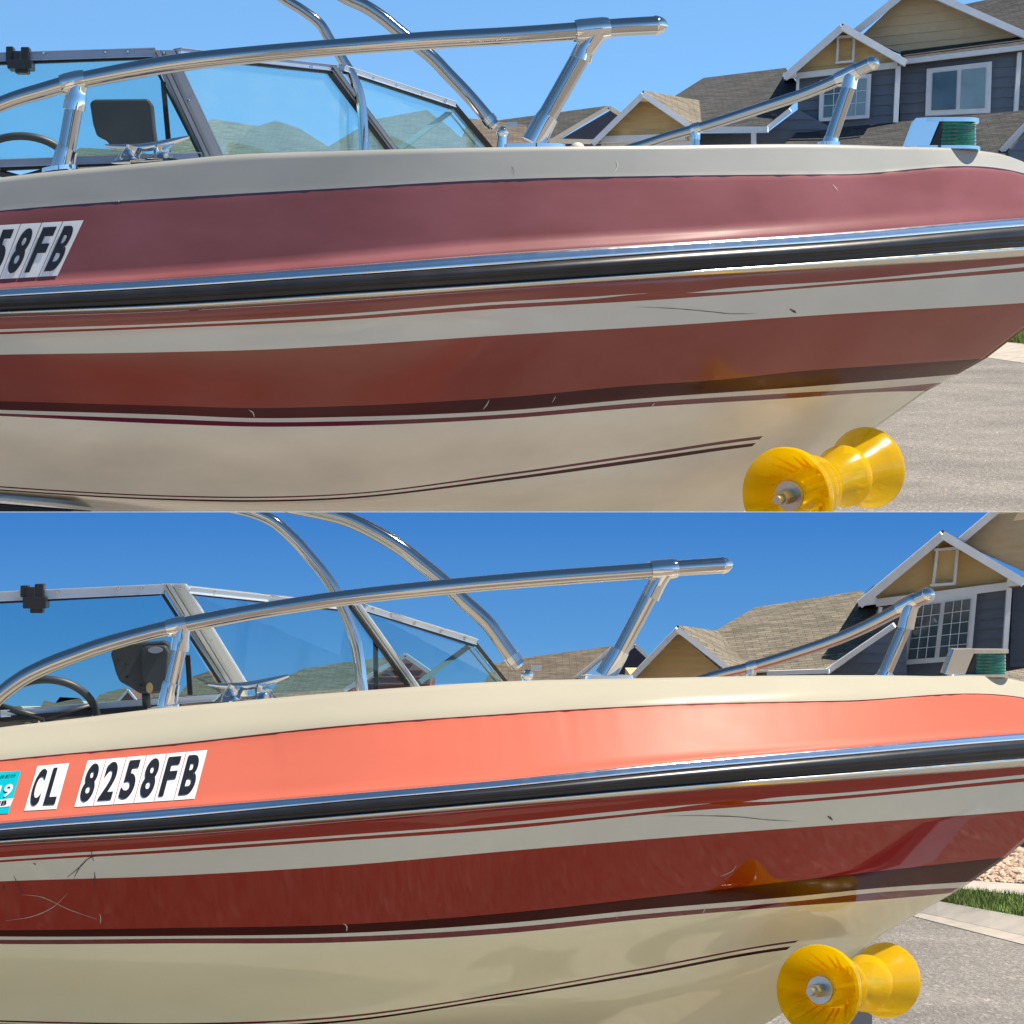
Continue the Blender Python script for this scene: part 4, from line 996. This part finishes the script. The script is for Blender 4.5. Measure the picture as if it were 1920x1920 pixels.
K3.rake([(1150,1213),(1060,1286)], 5, white_trim, -1.5)
K4 = House('maroon_house', 'maroon gabled house behind the far windshield pane, lower view', 74, 750, gzl(74), DN)
K4.siding([(655,1296),(760,1234),(806,1266),(806,1296)], maroon_siding, 13, 0, dd=-1); K4.rake([(645,1295),(760,1228),(812,1264)], 7, white_trim, -1.5)
K4.prism('body', [(655,1290),(806,1290),(806,1360),(655,1360)], maroon_siding, 0, 5)
K5 = House('broad_roofed_house', 'broad grey-green roof behind the middle windshield pane, lower view', 76, 620, gzl(76), DN)
K5.roof([(490,1320,-3),(525,1275,1),(567,1254,2),(640,1242,2.5),(752,1228,2.5),(700,1300,-2)], shingle_green, .1); K5.prism('wall', [(505,1310),(720,1310),(720,1360),(505,1360)], beige_trim, -1, 5)
K6 = House('brown_gabled_house', 'brown gabled roof between the helm display and corner post, lower view', 74, 360, gzl(74), DN)
K6.roof([(330,1310,-2),(362,1268,2),(392,1258,2),(425,1290,-1),(430,1310,-2)], shingle_brown, .1); K6.prism('wall', [(340,1308),(430,1308),(430,1360),(340,1360)], beige_trim, -1, 5)
K7 = House('brown_gabled_house', 'roof and small gable seen just under the helm display, lower view', 74, 230, gzl(74), DN)
K7.roof([(168,1328,-2),(188,1301,1),(232,1290,2),(300,1300,1),(320,1328,-2)], shingle_brown, .1); K7.prism('wall', [(215,1325),(240,1296),(262,1325)], maroon_siding, -2.6, 3); K7.rake([(212,1326),(240,1294),(266,1326)], 3.5, white_trim, -2.8)
K7.prism('base', [(172,1325),(316,1325),(316,1370),(172,1370)], beige_trim, -1, 4)
K8 = House('row_house', 'small twin-peaked roof seen through the steering wheel, lower view', 76, 120, gzl(76), DN)
K8.roof([(70,1336,-2),(83,1313,1),(104,1318,1),(112,1307,1),(150,1309,1),(172,1336,-2)], shingle_brown, .1); K8.prism('wall', [(74,1333),(170,1333),(170,1370),(74,1370)], beige_trim, -1, 4)
K9 = House('row_house', 'faint low roof at the left edge behind the wheel, lower view', 77, 20, gzl(77), DN)
K9.roof([(-60,1345,-2),(-20,1328,1),(38,1323,1),(62,1345,-2)], shingle_green, .1); K9.prism('wall', [(-55,1343),(60,1343),(60,1375),(-55,1375)], beige_trim, -1, 4)

# ------------------------------------------------------------------ ground
def sheet(name, pts, m, kind='structure', thick=None, label=None, nsub=1, clip=None):
    mb = MB()
    if thick: mb.prism(pts, (0, 0, -thick))
    else: mb.add(pts, [tuple(range(len(pts)))])
    o = mb.build(name, m, clip=clip); o['kind'] = kind
    if label: o['label'] = label
    return o
def gl(px, py):     # pixel on the lower street's ground plane
    D = 1.2/((py-1290)*S); return Vector(((px-960)*S*D, D))
def gu(px, py):
    D = 2.4/(.103-(960-py)*S); return Vector(((px-960)*S*D, D))
def line(a, b, xl, xr):
    d = (b-a)/(b.x-a.x); return a+d*(xl-a.x), a+d*(xr-a.x)
def edge(g, a, b, pl=1560, pr=2350):     # an edge seen from (px,py) a to b, carried on behind the hull and past the frame
    f = lambda px: g(px, a[1]+(b[1]-a[1])/(b[0]-a[0])*(px-a[0]))
    p = [f(pl+(pr-pl)*i/8) for i in range(9)]
    return [Vector((-12, p[0].y))]+p+[Vector((p[-1].x+9, p[-1].y-4))]
def band(name, A, B, m, gz, lift, thick, lift0=None):
    n = len(A); mb = MB(); top = [Vector((p.x, p.y, gz(p.y)+(lift if lift0 is None else lift0))) for p in A]+[Vector((p.x, p.y, gz(p.y)+lift)) for p in B]
    mb.add(top+[v-Vector((0, 0, thick)) for v in top], [(i, i+1, n+i+1, n+i) for i in range(n-1)]+[(2*n+i, 2*n+i+1, i+1, i) for i in range(n-1)]+[(n+i, n+i+1, 3*n+i+1, 3*n+i) for i in range(n-1)])
    o = mb.build(name, m); o['kind'] = 'structure'; return o
sheet('street', [(-60, -60, gzl(-60)), (60, -60, gzl(-60)), (60, 400, gzl(400)), (-60, 400, gzl(400))], asphalt)
e0 = edge(gl, (1725, 1722), (1920, 1772)); e0b = edge(gl, (1732, 1719), (1920, 1762)); e1 = edge(gl, (1740, 1714), (1920, 1749)); e2 = edge(gl, (1765, 1695), (1920, 1710)); e3 = edge(gl, (1785, 1677), (1920, 1687))
e4 = edge(gl, (1895, 1602), (1925, 1604)); e5 = edge(gl, (1895, 1588), (1925, 1590)); e6 = edge(gl, (1600, 1420), (1900, 1420))
band('gutter', e0, e0b, concrete, gzl, .02, .2, .004); band('kerb', e0b, e1, concrete, gzl, .08, .2, .021)
band('lawn', e1, e2, grassm, gzl, .075, .3); band('sidewalk', e2, e3, concrete, gzl, .09, .3)
band('gravel_bed', e3, e4, gravel_base, gzl, .08, .3); band('sidewalk', e4, e5, concrete, gzl, .10, .3); band('yard', e5, e6, concrete, gzl, .08, .3)
sheet('bounce_slab', [(x, y, gzl(y)+.006) for x, y in ((.0, -5), (3.6, -5), (2.9, 3.9), (1.9, 4.5), (.75, 4.2), (.3, 4.9))], concrete)  # pale slab added ahead of the boats, for the hull to mirror
sheet('bounce_slab', [(x, y, gzl(y)+.006) for x, y in ((-2.6, -5), (-1.1, -5), (-.72, 4.3), (-1.3, 4.6), (-1.9, 3.8))], concrete)  # second added slab, for reflection and bounce on the hull
# upper street, lawn bank and the lots the upper houses stand on
Ys = 2.4/.103
def edu(a, b):
    f = lambda px: gu(px, a[1]+(b[1]-a[1])/(b[0]-a[0])*(px-a[0]))
    p = [f(1750+(2100-1750)*i/6) for i in range(7)]
    return [Vector((-11, p[0].y))]+p+[Vector((p[-1].x+2, p[-1].y-1))]
sheet('street', [(-6, Ys, 0.0006), (5.6, Ys, .0006), (9.5, 44, gzu(44)), (-12, 44, gzu(44))], asphalt)
u0 = edu((1852, 671), (1920, 681)); u0b = edu((1860, 667), (1920, 676)); u1 = edu((1880, 654), (1920, 659))
band('gutter', u0, u0b, concrete, gzu, .03, .3, .004); band('kerb', u0b, u1, concrete, gzu, .10, .3, .031)
zc = (960-425)*S*58
bb = [(p.x, p.y, gzu(p.y)+.09) for p in u1]
sheet('lawn_bank', bb+[(bb[-1][0]+1, 50, gzu(50)+.2), (bb[-1][0]+2, 58, zc), (-14, 58, zc), (-13, 50, gzu(50)+.2)], grassm)
sheet('house_lots', [(-60, 81, gzu(81)), (60, 81, gzu(81)), (60, 125, gzu(125)), (-60, 125, gzu(125))], concrete, thick=.3)

# grass blades and gravel
def blades(name, n, rng, gz, lift, hmin, hmax, wd, label):
    vs = []; fs = []
    for _ in range(n):
        x, y = rng(); z = gz(y)+lift; h = rnd.uniform(hmin, hmax); a = rnd.uniform(0, math.pi); dx, dy = math.cos(a)*wd, math.sin(a)*wd*.4
        lx, ly = rnd.uniform(-.5, .5)*h, rnd.uniform(-.5, .5)*h; k = len(vs)
        vs += [(x-dx, y-dy, z), (x+dx, y+dy, z), (x+lx, y+ly, z+h)]; fs.append((k, k+1, k+2))
    o = mesh_obj(name, vs, fs, blade_m, smooth=False); o['kind'] = 'stuff'; o['label'] = label; return o
def between(A, B, x0, x1, e=1.0):
    def at(E, x):
        for a, b in zip(E[:-1], E[1:]):
            if a.x <= x <= b.x: return a.lerp(b, (x-a.x)/(b.x-a.x))
        return E[-1]
    def f():
        x = rnd.uniform(x0, x1); p = at(A, x); q = at(B, x); return x, p.y+(q.y-p.y)*rnd.random()**e
    return f
rl = between(e1, e2, 1.6, 5.0)
blades('grass', 42000, rl, gzl, .075, .02, .05, .0045, 'short green verge grass between gutter and sidewalk, lower view')
ru = between(u1, [Vector((-11, 50)), Vector((20, 50))], 4.5, 8.5, 3)
blades('grass', 22000, ru, gzu, .09, .05, .14, .012, 'green lawn edge beyond the gutter, upper view')
vs = []; fs = []
ico = [(0, 0, 1), (.894, 0, .447), (.276, .851, .447), (-.724, .526, .447), (-.724, -.526, .447), (.276, -.851, .447), (.724, .526, -.447), (-.276, .851, -.447), (-.894, 0, -.447), (-.276, -.851, -.447), (.724, -.526, -.447), (0, 0, -1)]
icf = [(0,1,2),(0,2,3),(0,3,4),(0,4,5),(0,5,1),(1,6,2),(2,7,3),(3,8,4),(4,9,5),(5,10,1),(1,10,6),(2,6,7),(3,7,8),(4,8,9),(5,9,10),(6,11,7),(7,11,8),(8,11,9),(9,11,10),(10,11,6)]
rg = between(e3, e4, 2.0, 5.4)
for _ in range(14000):
    p = Vector(rg()); r = rnd.uniform(.013, .028); k = len(vs)
    sx, sy, sz = rnd.uniform(.8, 1.3), rnd.uniform(.8, 1.3), rnd.uniform(.5, .9); z = gzl(p.y)+.08+rnd.uniform(0, .02); ro = rnd.uniform(0, 3)
    cr_, sr = math.cos(ro), math.sin(ro)
    for a, b, c in ico:
        a, b = a*sx, b*sy; vs.append((p.x+(a*cr_-b*sr)*r, p.y+(a*sr+b*cr_)*r, z+c*sz*r))
    fs += [tuple(i+k for i in f) for f in icf]
o = mesh_obj('gravel', vs, fs, pebble_m); o['kind'] = 'stuff'; o['label'] = 'tan decorative gravel beyond the sidewalk, lower view'

# the houses across the street, mirrored in the gelcoat and in the stainless tubes
mb = MB()
for k, (x, wd, h) in enumerate((x_, w_, h_*.62) for x_, w_, h_ in ((-26, 11, 5.2), (-10, 9, 3.2), (3, 12, 5.4), (19, 10, 3.4), (33, 12, 5.4))):
    z = gzl(-34); y = -40
    mb.box((x, y-5, z+h/2), (wd, 9, h), 0)
    for s_ in (-1, 1): mb.prism([(x, y-9.8, z+h+wd*.2), (x, y+.6-.7, z+h+wd*.2), (x+s_*(wd/2+.5), y-.1, z+h-.1), (x+s_*(wd/2+.5), y-9.8, z+h-.1)], (0, 0, .2), 1)
    mb.prism([(x-wd/2, y-.5, z+h), (x+wd/2, y-.5, z+h), (x, y-.5, z+h+wd*.19)], (0, -.3, 0), 0)
    mb.box((x-wd*.2, y-.45, z+1.2), (wd*.42, .1, 2.2), 2)
o = mb.build('houses_across_street', [grey_siding, shingle_dark, white_trim]); o['kind'] = 'structure'

# ------------------------------------------------------------------ the lower view's own sky, below the upper street
m = bpy.data.materials.new('lower_sky'); m.use_nodes = True; n = m.node_tree.nodes; l = m.node_tree.links; n.clear()
out = n.new('ShaderNodeOutputMaterial'); em = n.new('ShaderNodeEmission'); geo = n.new('ShaderNodeNewGeometry'); sp = n.new('ShaderNodeSeparateXYZ')
mr = n.new('ShaderNodeMapRange'); mr.inputs['From Min'].default_value = -(1330-960)*S*150; mr.inputs['From Max'].default_value = 0
rp = n.new('ShaderNodeValToRGB')
EXPO = 2**-scn.view_settings.exposure
def lc(c): return (*[v*EXPO for v in lin(c)], 1)
rp.color_ramp.elements[0].color = lc((122, 176, 222)); rp.color_ramp.elements[1].color = lc((62, 128, 205))
e = rp.color_ramp.elements.new(.35); e.color = lc((92, 156, 218))
l.new(geo.outputs['Position'], sp.inputs[0]); l.new(sp.outputs['Z'], mr.inputs['Value']); l.new(mr.outputs[0], rp.inputs['Fac']); l.new(rp.outputs[0], em.inputs['Color']); l.new(em.outputs[0], out.inputs['Surface'])
vs = []; fs = []
for i in range(33):
    a = R(-24+48*i/32)
    for z in (-16, -.002): vs.append((150*math.sin(a)*1.0, 150*math.cos(a)+0, z))
fs = [(2*i, 2*i+1, 2*i+3, 2*i+2) for i in range(32)]
o = mesh_obj('sky', vs, fs, m); o['kind'] = 'structure'
